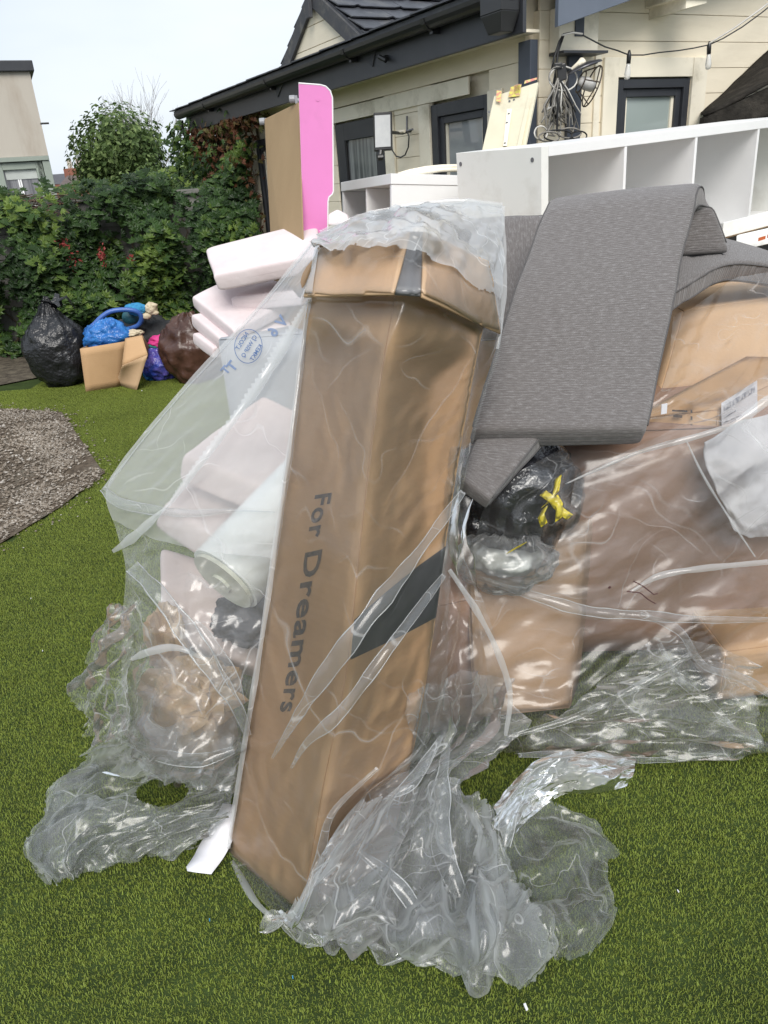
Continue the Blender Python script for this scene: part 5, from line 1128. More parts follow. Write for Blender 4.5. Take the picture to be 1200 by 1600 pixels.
stk = [mat('worn_sticker_a', (.62, .22, .18), (.60, .52, .20), .5, 60, contrast=(.45, .55)), mat('worn_sticker_b', (.62, .58, .10), (.45, .25, .15), .5, 55, contrast=(.4, .6))]
for k, P in enumerate([[(775, 158), (782, 160), (784, 142), (776, 141)], [(794, 152), (812, 150), (815, 131), (798, 136)], [(819, 131), (839, 124), (839, 121), (820, 126)], [(803, 148), (812, 144), (812, 131), (804, 133)]]):
    m = MB(); m.hexa([onb(x, y, .015) for x, y in P]+[onb(x, y, .016) for x, y in P]); m.build('sticker', stk[k % 2], cbd)
#print('pile ok')

# ================================================================== PLASTIC FILM
def base_surface(ctrl, nu, nv, linv=False):
    C_ = np.array([[wpt(*q) for q in row] for row in ctrl])        # rows x cols x 3
    S_ = crom(C_, nu); S_ = (crom_lin if linv else crom)(np.swapaxes(S_, 0, 1), nv); return np.swapaxes(S_, 0, 1)
def up2(A, nu, nv):
    A = crom_lin(A, nu); return np.swapaxes(crom_lin(np.swapaxes(A, 0, 1), nv), 0, 1)
def crom_lin(P, n):
    k = len(P); t = np.linspace(0, k-1, n); i = np.minimum(t.astype(int), k-2); f = (t-i).reshape((-1,)+(1,)*(P.ndim-1)); return P[i]*(1-f)+P[i+1]*f
def normals(S_):
    du = np.gradient(S_, axis=0); dv = np.gradient(S_, axis=1); n_ = np.cross(du, dv); n_ /= np.maximum(np.linalg.norm(n_, axis=2, keepdims=True), 1e-9)
    if np.mean(np.sum(n_*(CAM-S_), axis=2)) < 0: n_ = -n_
    return n_
def emap(e, nu, nv):
    if np.isscalar(e): return np.full((nu, nv), float(e))
    e = np.array(e, float); return up2(e[..., None], nu, nv)[..., 0]
def tri_folds(Q, amp, th0, spread, lam, K_, seed, mask_s=2.2, warp=.22):
    """piecewise-planar creases: folded bands of random direction over metric coordinates Q"""
    r_ = np.random.default_rng(seed); h = np.zeros(Q.shape[:2]); Q3 = np.concatenate([Q, np.zeros(Q.shape[:2]+(1,))], 2)
    for k in range(K_):
        th = th0+r_.normal()*spread; l_ = math.exp(r_.uniform(math.log(lam[0]), math.log(lam[1]))); o_ = r_.random()*9
        w_ = warp*l_*fbm(Q3, .35/l_, 2, seed+k*3)*2.0
        x = (Q[..., 0]*math.cos(th)+Q[..., 1]*math.sin(th)+w_)/l_+o_; t_ = 2*np.abs(2*(x-np.floor(x+.5)))-1
        m_ = np.clip((vnoise(Q3, mask_s/(l_*6), seed+50+k)+.35)*2.2, 0, 1); h += amp*l_*t_*m_*.5
    return h
PROBE = None
def film_sim(ctrl, n0, ev, _e2=None, lo=-.006, hi=.10, seed=0, amp=1.0, pin=(), th0=None, spread=.5, lam=(.02, .10), K_=14, zmin=.018, clear=.010, push=True, linv=False, **kw):
    nu, nv = n0; B = base_surface(ctrl, nu, nv, linv); Nb = normals(B)
    E_ = emap(ev, nu, nv)/.15
    du = np.linalg.norm(np.diff(B, axis=0), axis=2).mean(1); dv = np.linalg.norm(np.diff(B, axis=1), axis=2).mean(0)
    QU = np.concatenate([[0], np.cumsum(du)]); QV = np.concatenate([[0], np.cumsum(dv)]); Q = np.stack(np.meshgrid(QU, QV, indexing='ij'), 2)
    sp = spread if th0 is not None else 3.0; t0 = th0 or 0.0
    h = tri_folds(Q, .13*amp, t0, sp, lam, K_, seed)
    h += tri_folds(Q, .05*amp, t0, sp*1.3+.1, (lam[0]*.5, lam[0]*1.4), K_//2, seed+77)
    g1 = tri_folds(Q, .09*amp, t0, sp, lam, K_, seed+133); g2 = tri_folds(Q, .09*amp, t0, sp, lam, K_, seed+191)
    ramp = np.ones((nu, nv, 1))
    Tu = unit_f(np.gradient(B, axis=0)); Tv = unit_f(np.gradient(B, axis=1)); E3 = E_[..., None]
    e_ = np.ones((nu, nv)); n5 = max(3, nu//16)
    if 'left' in pin: e_ *= np.clip(np.arange(nv)/5.0, 0, 1)[None, :]
    E3 = E3*e_[..., None]
    P = B+Nb*np.clip(h[..., None]*E3, lo, hi)+(Tu*g1[..., None]+Tv*g2[..., None])*E3*.4
    P[..., 2] = np.maximum(P[..., 2], zmin+.004*np.abs(h)/.01*.3)
    if push and PROBE is not None:
        off = np.zeros((nu, nv)); R_ = P-CAM; LL_ = np.linalg.norm(R_, axis=2); R_ = R_/LL_[..., None]
        for i in range(nu):
            for j in range(nv):
                st_ = max(0, LL_[i, j]-.35); r = PROBE.ray_cast(Vector(CAM+R_[i, j]*st_), Vector(R_[i, j]), .35+clear)
                if r[0] is not None: off[i, j] = LL_[i, j]-(r[3]+st_)+clear+.3*min(.02, abs(h[i, j])*float(E_[i, j]))
        for _ in range(4):
            p_ = np.pad(off, 1, mode='edge'); bl = (p_[1:-1, 1:-1]*2+p_[2:, 1:-1]+p_[:-2, 1:-1]+p_[1:-1, 2:]+p_[1:-1, :-2])/6; off = np.maximum(off, bl)
        P = P-R_*off[..., None]
    return P
def unit_f(a): return a/np.maximum(np.linalg.norm(a, axis=2, keepdims=True), 1e-9)
def smooth_push(P, B): return P
def film_obj(name, P, mt, T, cut=0.0, seed=0, sub=True, edges='lrtb', hole=None):
    nu, nv = P.shape[:2]; keep = np.ones((nu-1, nv-1), bool)
    if cut:      # torn, uneven free edges
        e = np.abs(fbm(np.stack([np.arange(nu)/9.0, np.full(nu, seed+.5), np.zeros(nu)], 1), 1, 3, seed))*cut*nv
        e2 = np.abs(fbm(np.stack([np.arange(nu)/9.0, np.full(nu, seed+9.5), np.zeros(nu)], 1), 1, 3, seed))*cut*nv
        e3 = np.abs(fbm(np.stack([np.arange(nv)/9.0, np.full(nv, seed+5.5), np.zeros(nv)], 1), 1, 3, seed))*cut*nu
        for i in range(nu-1):
            if 'l' in edges: keep[i, :int(e[i])] = False
            if 'r' in edges: keep[i, nv-1-int(e2[i]):] = False
        for j in range(nv-1):
            if 'b' in edges: keep[nu-1-int(e3[j]):, j] = False
            if 't' in edges: keep[:int(e3[(j*7) % (nv-1)]*.5), j] = False
    if hole:
        v_ = P-CAM; d_ = v_@_F; X_ = 600+FPX*(v_@_RT)/d_; Y_ = 800-FPX*(v_@_UP)/d_; r_ = ((X_-hole[0])/hole[2])**2+((Y_-hole[1])/hole[3])**2; r_ = r_+.5*fbm(P, 14, 2, seed)
        keep &= r_[:-1, :-1] > 1
    I, J = np.nonzero(keep); Fq = np.stack([I*nv+J, (I+1)*nv+J, (I+1)*nv+J+1, I*nv+J+1], 1)
    me = bpy.data.meshes.new(name); me.vertices.add(nu*nv); me.vertices.foreach_set('co', P.reshape(-1)); me.loops.add(len(Fq)*4); me.loops.foreach_set('vertex_index', Fq.ravel())
    me.polygons.add(len(Fq)); me.polygons.foreach_set('loop_start', np.arange(len(Fq))*4); me.polygons.foreach_set('loop_total', np.full(len(Fq), 4)); me.materials.append(mt)
    me.update(calc_edges=True); me.polygons.foreach_set('use_smooth', np.ones(len(Fq), bool)); me.validate()
    return obj(name, me, T)
def fold(name, pts, T, mt=None, n=40, wav=.004, seed=0, lift=.5, serr=0.0):
    """a doubled-over fold or hem of film: pts (x, y, dist, width in m)"""
    mt = mt or M['film_hem']; P = np.array([list(wpt(*q[:3]))+[q[3]] for q in pts]); P = crom(P, n); V = []; K_ = 5
    for i in range(n):
        t_ = unit(P[min(i+1, n-1), :3]-P[max(i-1, 0), :3]); v = unit(CAM-P[i, :3]); s_ = unit(np.cross(t_, v)); w_ = P[i, 3]/2
        w_ *= 1+.35*float(fbm(P[i, :3], 14, 2, seed)); 
        for j in range(K_):
            u = -1+2*j/(K_-1); ww = w_*(1+(serr*(1 if i % 2 else -1) if j == K_-1 else 0)); V.append(P[i, :3]+s_*u*ww+v*((1-u*u)*w_*lift+wav*float(vnoise(P[i, :3]+s_*u*w_, 30, seed))))
    o = obj(name, mesh(name, V, [(i*K_+j, i*K_+j+1, (i+1)*K_+j+1, (i+1)*K_+j) for i in range(n-1) for j in range(K_-1)], mt, True), T)
    if mt is M.get('film_fold'):
        for jj in (0, K_-1):
            q_ = [V[i*K_+jj]+unit(CAM-V[i*K_+jj])*.001 for i in range(n)]; m = MB(); m.tube(q_, [max(.0003, P[i, 3]*.035*(1+.8*float(vnoise(q_[i], 25, seed)))) for i in range(n)], 5, cap=False); m.build('fold_crease', M['film_hem'], o, smooth=True)
    return o

from mathutils.bvhtree import BVHTree
_v = []; _f = []
bpy.context.view_layer.update()
for o in list(COL.objects):
    if o.type == 'MESH' and o.parent is not None and o.parent.name.split('.')[0] in ('long_carton', 'moving_carton', 'large_carton', 'slim_carton', 'flat_carton', 'base_carton', 'black_sack', 'clear_sack', 'foam_slab', 'white_roll', 'dark_fabric_bag', 'crumpled_wrapping_paper', 'small_carton'):
        if o.name.startswith('sack_film'): continue
        b_0 = len(_v); mw = o.matrix_world; _v += [mw @ v.co for v in o.data.vertices]; _f += [tuple(b_0+i for i in p.vertices) for p in o.data.polygons]
PROBE = BVHTree.FromPolygons(_v, _f)

ctrlW, wp = W_DEFER; PW = film_sim(ctrlW, (60, 60), .15, seed=201, amp=.7, lam=(.08, .25), push=False); o = film_obj('crumpled_sheet', PW, M['sheet_white'], wp); q = o.modifiers.new('t', 'SOLIDIFY'); q.thickness = .004
bagT = thing('mattress_bag', gF, 'large clear mattress bag draped over the long carton and pile, spilling crumpled onto the turf', 'plastic bag')
g = 'g'
# A: front film wrapped round the long carton
ctrlA = [
 [(500, 366, 2.02), (548, 342, 2.02), (598, 328, 2.02), (645, 321, 2.02), (695, 317, 2.02), (742, 315, 2.02), (785, 322, 2.02)],
 [(492, 385, 1.84), (548, 366, 1.77), (600, 356, 1.70), (652, 350, 1.62), (706, 372, 1.70), (752, 398, 1.78), (787, 400, 1.88)],
 [(480, 462, 1.70), (520, 466, 1.64), (565, 466, 1.58), (632, 470, 1.51), (692, 498, 1.58), (748, 530, 1.66), (782, 540, 1.74)],
 [(470, 560, 1.70), (512, 560, 1.62), (552, 560, 1.55), (600, 560, 1.48), (655, 585, 1.55), (715, 610, 1.63), (757, 622, 1.70)],
 [(450, 700, 1.63), (492, 700, 1.56), (535, 700, 1.50), (580, 700, 1.43), (632, 710, 1.50), (690, 730, 1.57), (726, 752, 1.63)],
 [(430, 850, 1.57), (474, 850, 1.50), (518, 850, 1.43), (562, 850, 1.37), (612, 860, 1.43), (670, 870, 1.50), (704, 900, 1.56)],
 [(400, 1050, 1.50), (446, 1050, 1.43), (492, 1050, 1.36), (541, 1050, 1.29), (592, 1055, 1.36), (650, 1060, 1.42), (700, 1060, 1.46)],
 [(378, 1190, 1.44), (420, 1205, 1.37), (464, 1215, 1.30), (508, 1225, 1.23), (560, 1220, 1.28), (625, 1200, 1.35), (706, 1180, 1.42)],
 [(358, 1322, 1.38), (393, 1355, 1.31), (430, 1385, 1.24), (474, 1420, 1.165), (540, 1395, 1.22), (620, 1330, 1.30), (705, 1290, 1.36)],
 [(366, 1345, g, .02), (402, 1400, g, .02), (440, 1440, g, .02), (486, 1466, g, .02), (560, 1472, g, .025), (640, 1478, g, .03), (735, 1440, g, .04)]]
eA = [[.02, .02, .02, .03, .03, .03, .04]]*3+[[.01, .01, .02, .02, .03, .04, .06]]*3+[[.01, .01, .02, .02, .03, .05, .10]]+[[.01, .015, .02, .03, .04, .06, .12]]+[[.015, .02, .03, .04, .06, .09, .14]]*2
PA = film_sim(ctrlA, (200, 103), eA, linv=True, clear=.006, seed=3, amp=.36, lo=-.004, hi=.03, pin=('left',), th0=.95, spread=.35, lam=(.03, .13), K_=16)
film_obj('front_film', PA, M['film'], bagT)
PA2 = film_sim([[(x, y, d-.02) for x, y, d in ctrlA[0]], [(x, y-4, d-.02) for x, y, d in ctrlA[1]], [(x+2, y-80 if k_ < 4 else y-125+k_*9, d-.015) for k_, (x, y, d) in enumerate(ctrlA[2])]], (50, 100), .06, seed=5, amp=1.0, lam=(.04, .16), lo=-.01, hi=.03)
film_obj('top_film', PA2, M['film_top'], bagT, cut=.06, seed=33, edges='b')
# B: taut triangle at the left
ctrlB = [
 [(488, 378, 1.98), (490, 378, 1.97), (493, 378, 1.96), (496, 378, 1.95), (499, 378, 1.90)],
 [(402, 485, 1.95), (425, 485, 1.90), (450, 485, 1.85), (470, 485, 1.80), (484, 485, 1.76)],
 [(296, 600, 1.90), (340, 605, 1.82), (385, 610, 1.76), (430, 612, 1.71), (466, 615, 1.68)],
 [(212, 700, 1.84), (272, 712, 1.75), (335, 720, 1.69), (398, 722, 1.65), (450, 725, 1.62)],
 [(166, 766, 1.80), (232, 790, 1.70), (300, 800, 1.64), (375, 805, 1.61), (437, 812, 1.58)],
 [(182, 830, 1.76), (240, 860, 1.66), (300, 880, 1.60), (365, 890, 1.58), (425, 895, 1.56)],
 [(196, 890, 1.68), (240, 925, 1.58), (300, 960, 1.54), (360, 970, 1.53), (412, 980, 1.52)],
 [(190, 985, 1.64), (235, 1030, 1.52), (290, 1060, 1.47), (345, 1070, 1.47), (396, 1080, 1.48)],
 [(192, 1100, 1.58), (225, 1150, 1.45), (285, 1175, 1.40), (335, 1175, 1.41), (380, 1175, 1.44)],
 [(205, 1180, 1.55), (235, 1215, 1.44), (285, 1225, 1.40), (330, 1230, 1.40), (370, 1240, 1.42)]]
eB = [[.004]*5, [.008]*5, [.012]*5, [.02]*5, [.03, .03, .04, .04, .03], [.05]*5, [.07]*5, [.10]*5, [.12]*5, [.12]*5]
PB = film_sim(ctrlB, (190, 80), eB, seed=11, amp=1.3, pin=('left',), th0=1.0, spread=.5, lam=(.03, .14), K_=14)
film_obj('left_film', PB[:100], M['film_milky'], bagT); film_obj('left_film', PB[99:], M['film_lower'], bagT)
# C: inner layer over the crumpled paper at lower left
ctrlC = [
 [(215, 1000, 1.66), (260, 1010, 1.60), (310, 1020, 1.57), (352, 1040, 1.56)],
 [(200, 1050, 1.60), (250, 1060, 1.52), (310, 1075, 1.49), (362, 1090, 1.50)],
 [(196, 1115, 1.58), (245, 1130, 1.48), (305, 1140, 1.45), (366, 1140, 1.47)],
 [(206, 1170, 1.54), (250, 1190, 1.46), (305, 1195, 1.44), (362, 1190, 1.46)],
 [(225, 1205, g, .05), (262, 1222, g, .06), (305, 1222, g, .06), (360, 1228, g, .07)]]
PC = film_sim(ctrlC, (90, 76), .15, seed=21, amp=1.2, lam=(.04, .14), lo=-.03, hi=.05)
film_obj('inner_film', PC, M['film'], bagT)
# D: crumpled heap at the foot, right of the carton
ctrlD = [
 [(640, 1090, 1.50), (690, 1060, 1.55), (740, 1050, 1.58), (790, 1060, 1.62), (796, 1100, 1.60)],
 [(640, 1170, 1.40), (680, 1165, 1.42), (720, 1150, 1.47), (760, 1150, 1.50), (786, 1160, 1.52)],
 [(560, 1250, 1.27), (610, 1240, 1.30), (655, 1230, 1.34), (700, 1215, 1.38), (722, 1235, 1.40)],
 [(500, 1330, 1.17), (570, 1310, 1.20), (640, 1300, 1.24), (705, 1290, 1.29), (765, 1262, 1.34)],
 [(455, 1400, 1.12), (540, 1390, 1.12), (635, 1380, 1.15), (720, 1370, 1.20), (800, 1345, 1.22)],
 [(425, 1432, g, .02), (530, 1452, g, .05), (640, 1460, g, .09), (745, 1450, g, .11), (835, 1420, g, .08)],
 [(450, 1462, g, .02), (550, 1472, g, .02), (650, 1488, g, .03), (755, 1510, g, .05), (870, 1480, g, .04)],
 [(470, 1468, g, .02), (570, 1480, g, .02), (680, 1502, g, .02), (780, 1538, g, .02), (838, 1532, g, .02)]]
PD = film_sim(ctrlD, (170, 150), .22, seed=31, amp=1.5, lam=(.045, .17), lo=-.06, hi=.07, th0=1.5, spread=.3, K_=14)
film_obj('crumpled_heap', PD, M['film_heap'], bagT, cut=.03, seed=4, edges='b')
PD2 = film_sim([[(x, y, *([d-.02] if d != 'g' else ['g']), *([z_[0]+.03] if z_ else [])) for (x, y, d, *z_) in row] for row in ctrlD[2:]], (130, 130), .20, seed=37, amp=1.5, lam=(.06, .2), lo=-.05, hi=.07, K_=12, th0=1.3, spread=.35)
film_obj('crumpled_heap', PD2, M['film_heap'], bagT, cut=.05, seed=8, edges='lrb')
# E: twisted tail and the clear flap lying to the right
ctrlE = [
 [(770, 1262, 1.34), (775, 1285, 1.32), (782, 1310, 1.30), (790, 1330, 1.28)],
 [(800, 1225, 1.42), (812, 1245, 1.40), (818, 1262, 1.38), (826, 1280, 1.36)],
 [(846, 1185, 1.50), (860, 1205, 1.49), (868, 1225, 1.48), (876, 1245, 1.46)],
 [(900, 1172, g, .07), (915, 1195, g, .09), (925, 1215, g, .07), (930, 1240, g, .03)],
 [(985, 1178, g, .02), (992, 1190, g, .03), (992, 1205, g, .03), (980, 1228, g, .02)]]
PE = film_sim(ctrlE, (110, 60), .15, seed=41, amp=1.1, lam=(.02, .07), th0=1.55, spread=.12, lo=-.03, hi=.04, K_=16)
film_obj('twisted_tail', PE, M['film_milky'], bagT)
ctrlF = [
 [(768, 1250, g, .06), (810, 1245, g, .05), (860, 1250, g, .06), (900, 1262, g, .04), (930, 1285, g, .02)],
 [(770, 1310, g, .05), (820, 1300, g, .04), (870, 1300, g, .05), (920, 1305, g, .03), (968, 1332, g, .02)],
 [(775, 1360, g, .04), (830, 1350, g, .05), (885, 1345, g, .04), (925, 1345, g, .03), (948, 1352, g, .02)],
 [(790, 1400, g, .03), (840, 1395, g, .04), (890, 1390, g, .05), (935, 1395, g, .04), (962, 1400, g, .02)],
 [(800, 1440, g, .03), (850, 1435, g, .06), (895, 1440, g, .05), (935, 1440, g, .03), (966, 1425, g, .02)],
 [(830, 1500, g, .02), (865, 1495, g, .04), (890, 1498, g, .03), (915, 1498, g, .02), (935, 1480, g, .02)]]
PF_ = film_sim(ctrlF, (110, 100), .08, seed=51, amp=1.3, lam=(.04, .2), lo=-.03, hi=.05, K_=16)
film_obj('flat_flap', PF_, M['film_clear'], bagT, cut=.05, seed=3)
# G: loose crumpled edges at the left, on the turf
ctrlG = [
 [(180, 945, 1.72), (190, 945, 1.66), (200, 945, 1.62), (212, 940, 1.60)],
 [(150, 1010, 1.68), (170, 1005, 1.62), (190, 1000, 1.58), (210, 1000, 1.56)],
 [(118, 1082, 1.64), (145, 1065, 1.58), (172, 1062, 1.54), (200, 1060, 1.52)],
 [(132, 1120, 1.60), (158, 1100, 1.56), (182, 1105, 1.52), (206, 1110, 1.50)],
 [(150, 1165, 1.57), (170, 1155, 1.53), (190, 1160, 1.50), (212, 1165, 1.48)]]
PG = film_sim(ctrlG, (110, 80), .18, seed=61, amp=1.3, lam=(.03, .1), lo=-.04, hi=.05, K_=14, th0=1.1, spread=.4)
film_obj('loose_edge', PG, M['film_clear'], bagT, cut=.08, seed=6)
ctrlH = [
 [(188, 1060, 1.60), (235, 1100, 1.50), (290, 1140, 1.45), (372, 1150, 1.46)],
 [(165, 1130, 1.56), (222, 1165, 1.49), (285, 1195, 1.44), (368, 1200, 1.44)],
 [(120, 1185, g, .05), (190, 1205, g, .10), (270, 1228, g, .13), (366, 1232, 1.42)],
 [(84, 1224, g, .02), (150, 1245, g, .08), (240, 1265, g, .10), (362, 1262, 1.40)],
 [(60, 1285, g, .02), (120, 1290, g, .07), (210, 1300, g, .08), (352, 1285, g, .08)],
 [(42, 1330, g, .02), (100, 1335, g, .06), (190, 1325, g, .06), (330, 1305, g, .05)],
 [(72, 1388, g, .02), (125, 1370, g, .02), (205, 1345, g, .02), (318, 1320, g, .02)]]
PH_ = film_sim(ctrlH, (150, 140), .15, seed=71, amp=1.4, lam=(.045, .18), lo=-.04, hi=.06, K_=13, th0=.95, spread=.3, push=False)
film_obj('spread_edge', PH_, M['film_clear'], bagT, cut=.04, seed=9, edges='lb', hole=(250, 1236, 42, 20))
PI_ = film_sim(ctrlH[3:], (90, 130), .15, seed=82, amp=1.4, lam=(.05, .18), lo=-.02, hi=.05, K_=10, th0=.8, spread=.3, push=False)
film_obj('spread_edge', PI_, M['film_clear'], bagT, cut=.06, seed=29, edges='lrb')
# J: column of film hanging right of the carton
ctrlJ = [
 [(708, 700, 1.74), (722, 700, 1.78), (735, 690, 1.80)],
 [(700, 800, 1.66), (712, 800, 1.68), (722, 800, 1.72)],
 [(692, 890, 1.58), (712, 890, 1.60), (735, 890, 1.64)],
 [(690, 960, 1.54), (730, 960, 1.56), (762, 965, 1.60)],
 [(668, 1050, 1.46), (730, 1045, 1.50), (797, 1085, 1.54)],
 [(655, 1130, 1.42), (725, 1140, 1.46), (790, 1160, 1.52)],
 [(640, 1190, 1.38), (690, 1185, 1.42), (742, 1182, 1.46)]]
PJ = film_sim(ctrlJ, (130, 50), .12, seed=91, amp=1.3, lam=(.04, .14), th0=1.45, spread=.35, lo=-.02, hi=.05)
film_obj('hanging_film', PJ, M['film'], bagT)

# ---- second sheet over the cartons at the right
shT = thing('plastic_dust_sheet', G(1000, 1180), 'clear plastic dust sheet draped over the brown cartons at the right, trailing on the turf', 'plastic sheet')
ctrlK = [
 [(1052, 500, 2.36), (1100, 468, 2.40), (1150, 436, 2.44), (1205, 425, 2.48), (1280, 430, 2.5)],
 [(1040, 590, 2.12), (1090, 590, 2.10), (1140, 585, 2.12), (1210, 540, 2.2), (1290, 520, 2.3)],
 [(1000, 640, 2.02), (1060, 645, 1.98), (1130, 640, 1.96), (1210, 600, 2.06), (1300, 560, 2.2)],
 [(880, 700, 1.90), (960, 705, 1.87), (1060, 700, 1.85), (1160, 690, 1.87), (1300, 640, 2.0)],
 [(770, 770, 1.82), (880, 790, 1.80), (1000, 800, 1.80), (1130, 800, 1.82), (1300, 760, 1.9)],
 [(740, 880, 1.76), (860, 900, 1.75), (980, 910, 1.76), (1110, 900, 1.78), (1300, 880, 1.84)],
 [(750, 980, 1.70), (860, 985, 1.70), (980, 985, 1.72), (1110, 975, 1.72), (1300, 970, 1.78)],
 [(765, 1080, 1.63), (860, 1080, 1.63), (970, 1060, 1.66), (1100, 1050, 1.66), (1300, 1060, 1.70)],
 [(770, 1150, 1.57), (860, 1155, 1.57), (960, 1150, 1.58), (1080, 1150, 1.58), (1300, 1140, 1.62)],
 [(790, 1182, g, .03), (870, 1180, g, .03), (980, 1180, g, .02), (1110, 1185, g, .02), (1300, 1160, g, .02)]]
eK = [[.05]*5, [.08]*5, [.04]*5, [.02]*5, [.02, .02, .02, .03, .05], [.03]*5, [.05, .05, .06, .08, .08], [.10, .08, .10, .14, .12], [.12, .10, .12, .15, .12], [.12]*5]
PK = film_sim(ctrlK, (160, 170), eK, seed=101, amp=.95, lam=(.05, .22), lo=-.02, hi=.04, th0=.45, spread=.35)
film_obj('draped_film', PK, M['film'], shT, cut=.02, seed=15, edges='b')
# overlying layer lower right (milky)
ctrlL = [
 [(900, 742, 1.80), (980, 705, 1.80), (1080, 655, 1.80), (1170, 600, 1.86), (1290, 540, 1.95)],
 [(880, 830, 1.76), (980, 800, 1.76), (1080, 770, 1.76), (1180, 760, 1.78), (1300, 700, 1.84)],
 [(830, 900, 1.72), (960, 895, 1.72), (1080, 880, 1.72), (1190, 870, 1.74), (1300, 850, 1.8)],
 [(760, 905, 1.71), (900, 965, 1.69), (1040, 960, 1.69), (1180, 960, 1.70), (1300, 940, 1.75)]]
PL_ = film_sim(ctrlL, (100, 120), .025, seed=111, amp=1.2, lam=(.05, .2), lo=-.02, hi=.03)
film_obj('upper_layer', PL_, M['film'], shT)
ctrlM = [
 [(1030, 990, 1.68), (1080, 1000, 1.66), (1130, 1010, 1.65), (1180, 1040, 1.65)],
 [(960, 1050, 1.63), (1040, 1060, 1.62), (1120, 1080, 1.60), (1180, 1090, 1.60)],
 [(880, 1110, 1.58), (990, 1120, 1.57), (1090, 1140, 1.56), (1188, 1160, 1.55)],
 [(800, 1168, g, .04), (920, 1175, g, .04), (1040, 1184, g, .03), (1150, 1180, g, .03)]]
PM = film_sim(ctrlM, (90, 150), .15, seed=121, amp=1.2, lam=(.03, .14), lo=-.03, hi=.05, th0=.35, spread=.3, K_=18)
film_obj('lower_layer', PM, M['film_clear'], shT, cut=.03, seed=19, edges='b')
#print('films ok')

# ---- named folds, hems and seams of the films
def FB(*p, w=.02, mt='film_hem', **k): return fold('fold', [(x, y, d, w_) for x, y, d, w_ in p], bagT, M[mt], **k)
M['film_fold'] = film_mat('folded_film', .13, edge=.5, gloss=.8, rough=.18, bump=.3, bscale=30, crease=.35, tint=(.9, .92, .93))
FB((724, 768, 1.55, .012), (650, 868, 1.40, .024), (575, 965, 1.285, .030), (500, 1065, 1.27, .028), (452, 1140, 1.29, .014), (425, 1185, 1.32, .004), mt='film_fold')
FB((694, 898, 1.47, .010), (610, 1010, 1.28, .022), (535, 1110, 1.22, .022), (480, 1160, 1.23, .016), (455, 1200, 1.27, .004), mt='film_fold')
FB((497, 392, 1.82, .010), (474, 540, 1.72, .012), (455, 690, 1.63, .014), (434, 830, 1.575, .014), (404, 1030, 1.49, .014), (376, 1200, 1.425, .012), (357, 1326, 1.36, .010), seed=7)
FB((490, 376, 1.965, .008), (402, 483, 1.94, .010), (296, 598, 1.89, .010), (212, 697, 1.83, .010), (163, 766, 1.80, .012), seed=8)
FB((482, 470, 1.74, .010), (448, 530, 1.73, .022), (405, 600, 1.70, .024), (352, 672, 1.66, .022), (300, 740, 1.63, .016), (262, 792, 1.64, .006), seed=9, n=90, serr=.25)
FB((160, 763, 1.80, .018), (186, 785, 1.74, .030), (240, 797, 1.67, .026), (300, 802, 1.62, .018), (360, 798, 1.60, .010), (430, 800, 1.57, .004), mt='film_fold', seed=10)
FB((176, 862, 1.74, .010), (205, 842, 1.69, .022), (235, 815, 1.65, .018), (262, 790, 1.64, .004), seed=11)
FB((206, 885, 1.66, .030), (245, 925, 1.56, .040), (290, 985, 1.50, .044), (335, 1050, 1.44, .036), (370, 1105, 1.42, .026), (388, 1150, 1.43, .014), mt='film_fold', seed=12)
FB((305, 970, 1.50, .010), (335, 1010, 1.47, .026), (362, 1060, 1.45, .030), (380, 1100, 1.45, .010), mt='film_fold', seed=14)
FB((205, 1030, 1.55, .010), (235, 1018, 1.50, .016), (275, 1012, 1.47, .014), (320, 1030, 1.46, .008), seed=15)
FB((202, 1160, 1.50, .014), (250, 1180, 1.43, .026), (310, 1188, 1.40, .028), (366, 1172, 1.42, .014), mt='film_fold', seed=16)
FB((702, 890, 1.55, .010), (745, 955, 1.54, .014), (778, 1020, 1.53, .016), (797, 1085, 1.52, .014), (790, 1150, 1.50, .008), seed=17)
FB((475, 1425, 1.155, .014), (500, 1340, 1.17, .020), (520, 1270, 1.19, .012), (590, 1200, 1.24, .006), mt='film_fold', seed=18)
FB((700, 1150, 1.44, .01), (690, 1230, 1.33, .035), (690, 1320, 1.22, .045), (720, 1400, 1.14, .03), (745, 1450, 1.10, .01), mt='film_fold', seed=19)
FB((788, 1322, 1.29, .03), (800, 1262, 1.35, .035), (848, 1212, 1.45, .04), (905, 1192, 1.52, .035), (985, 1200, 1.56, .02), mt='film_fold', seed=20)
FB((600, 1250, 1.26, .006), (640, 1225, 1.30, .022), (672, 1180, 1.36, .018), (690, 1150, 1.40, .006), mt='film_fold', seed=21)
FB((560, 1330, 1.17, .01), (620, 1380, 1.13, .03), (660, 1440, 1.08, .02), (690, 1495, 1.04, .008), mt='film_fold', seed=22)
FB((362, 1345, 1.35, .012), (402, 1412, 1.22, .014), (452, 1450, 1.16, .012), (500, 1470, 1.12, .01), (590, 1476, 1.10, .008), seed=23)
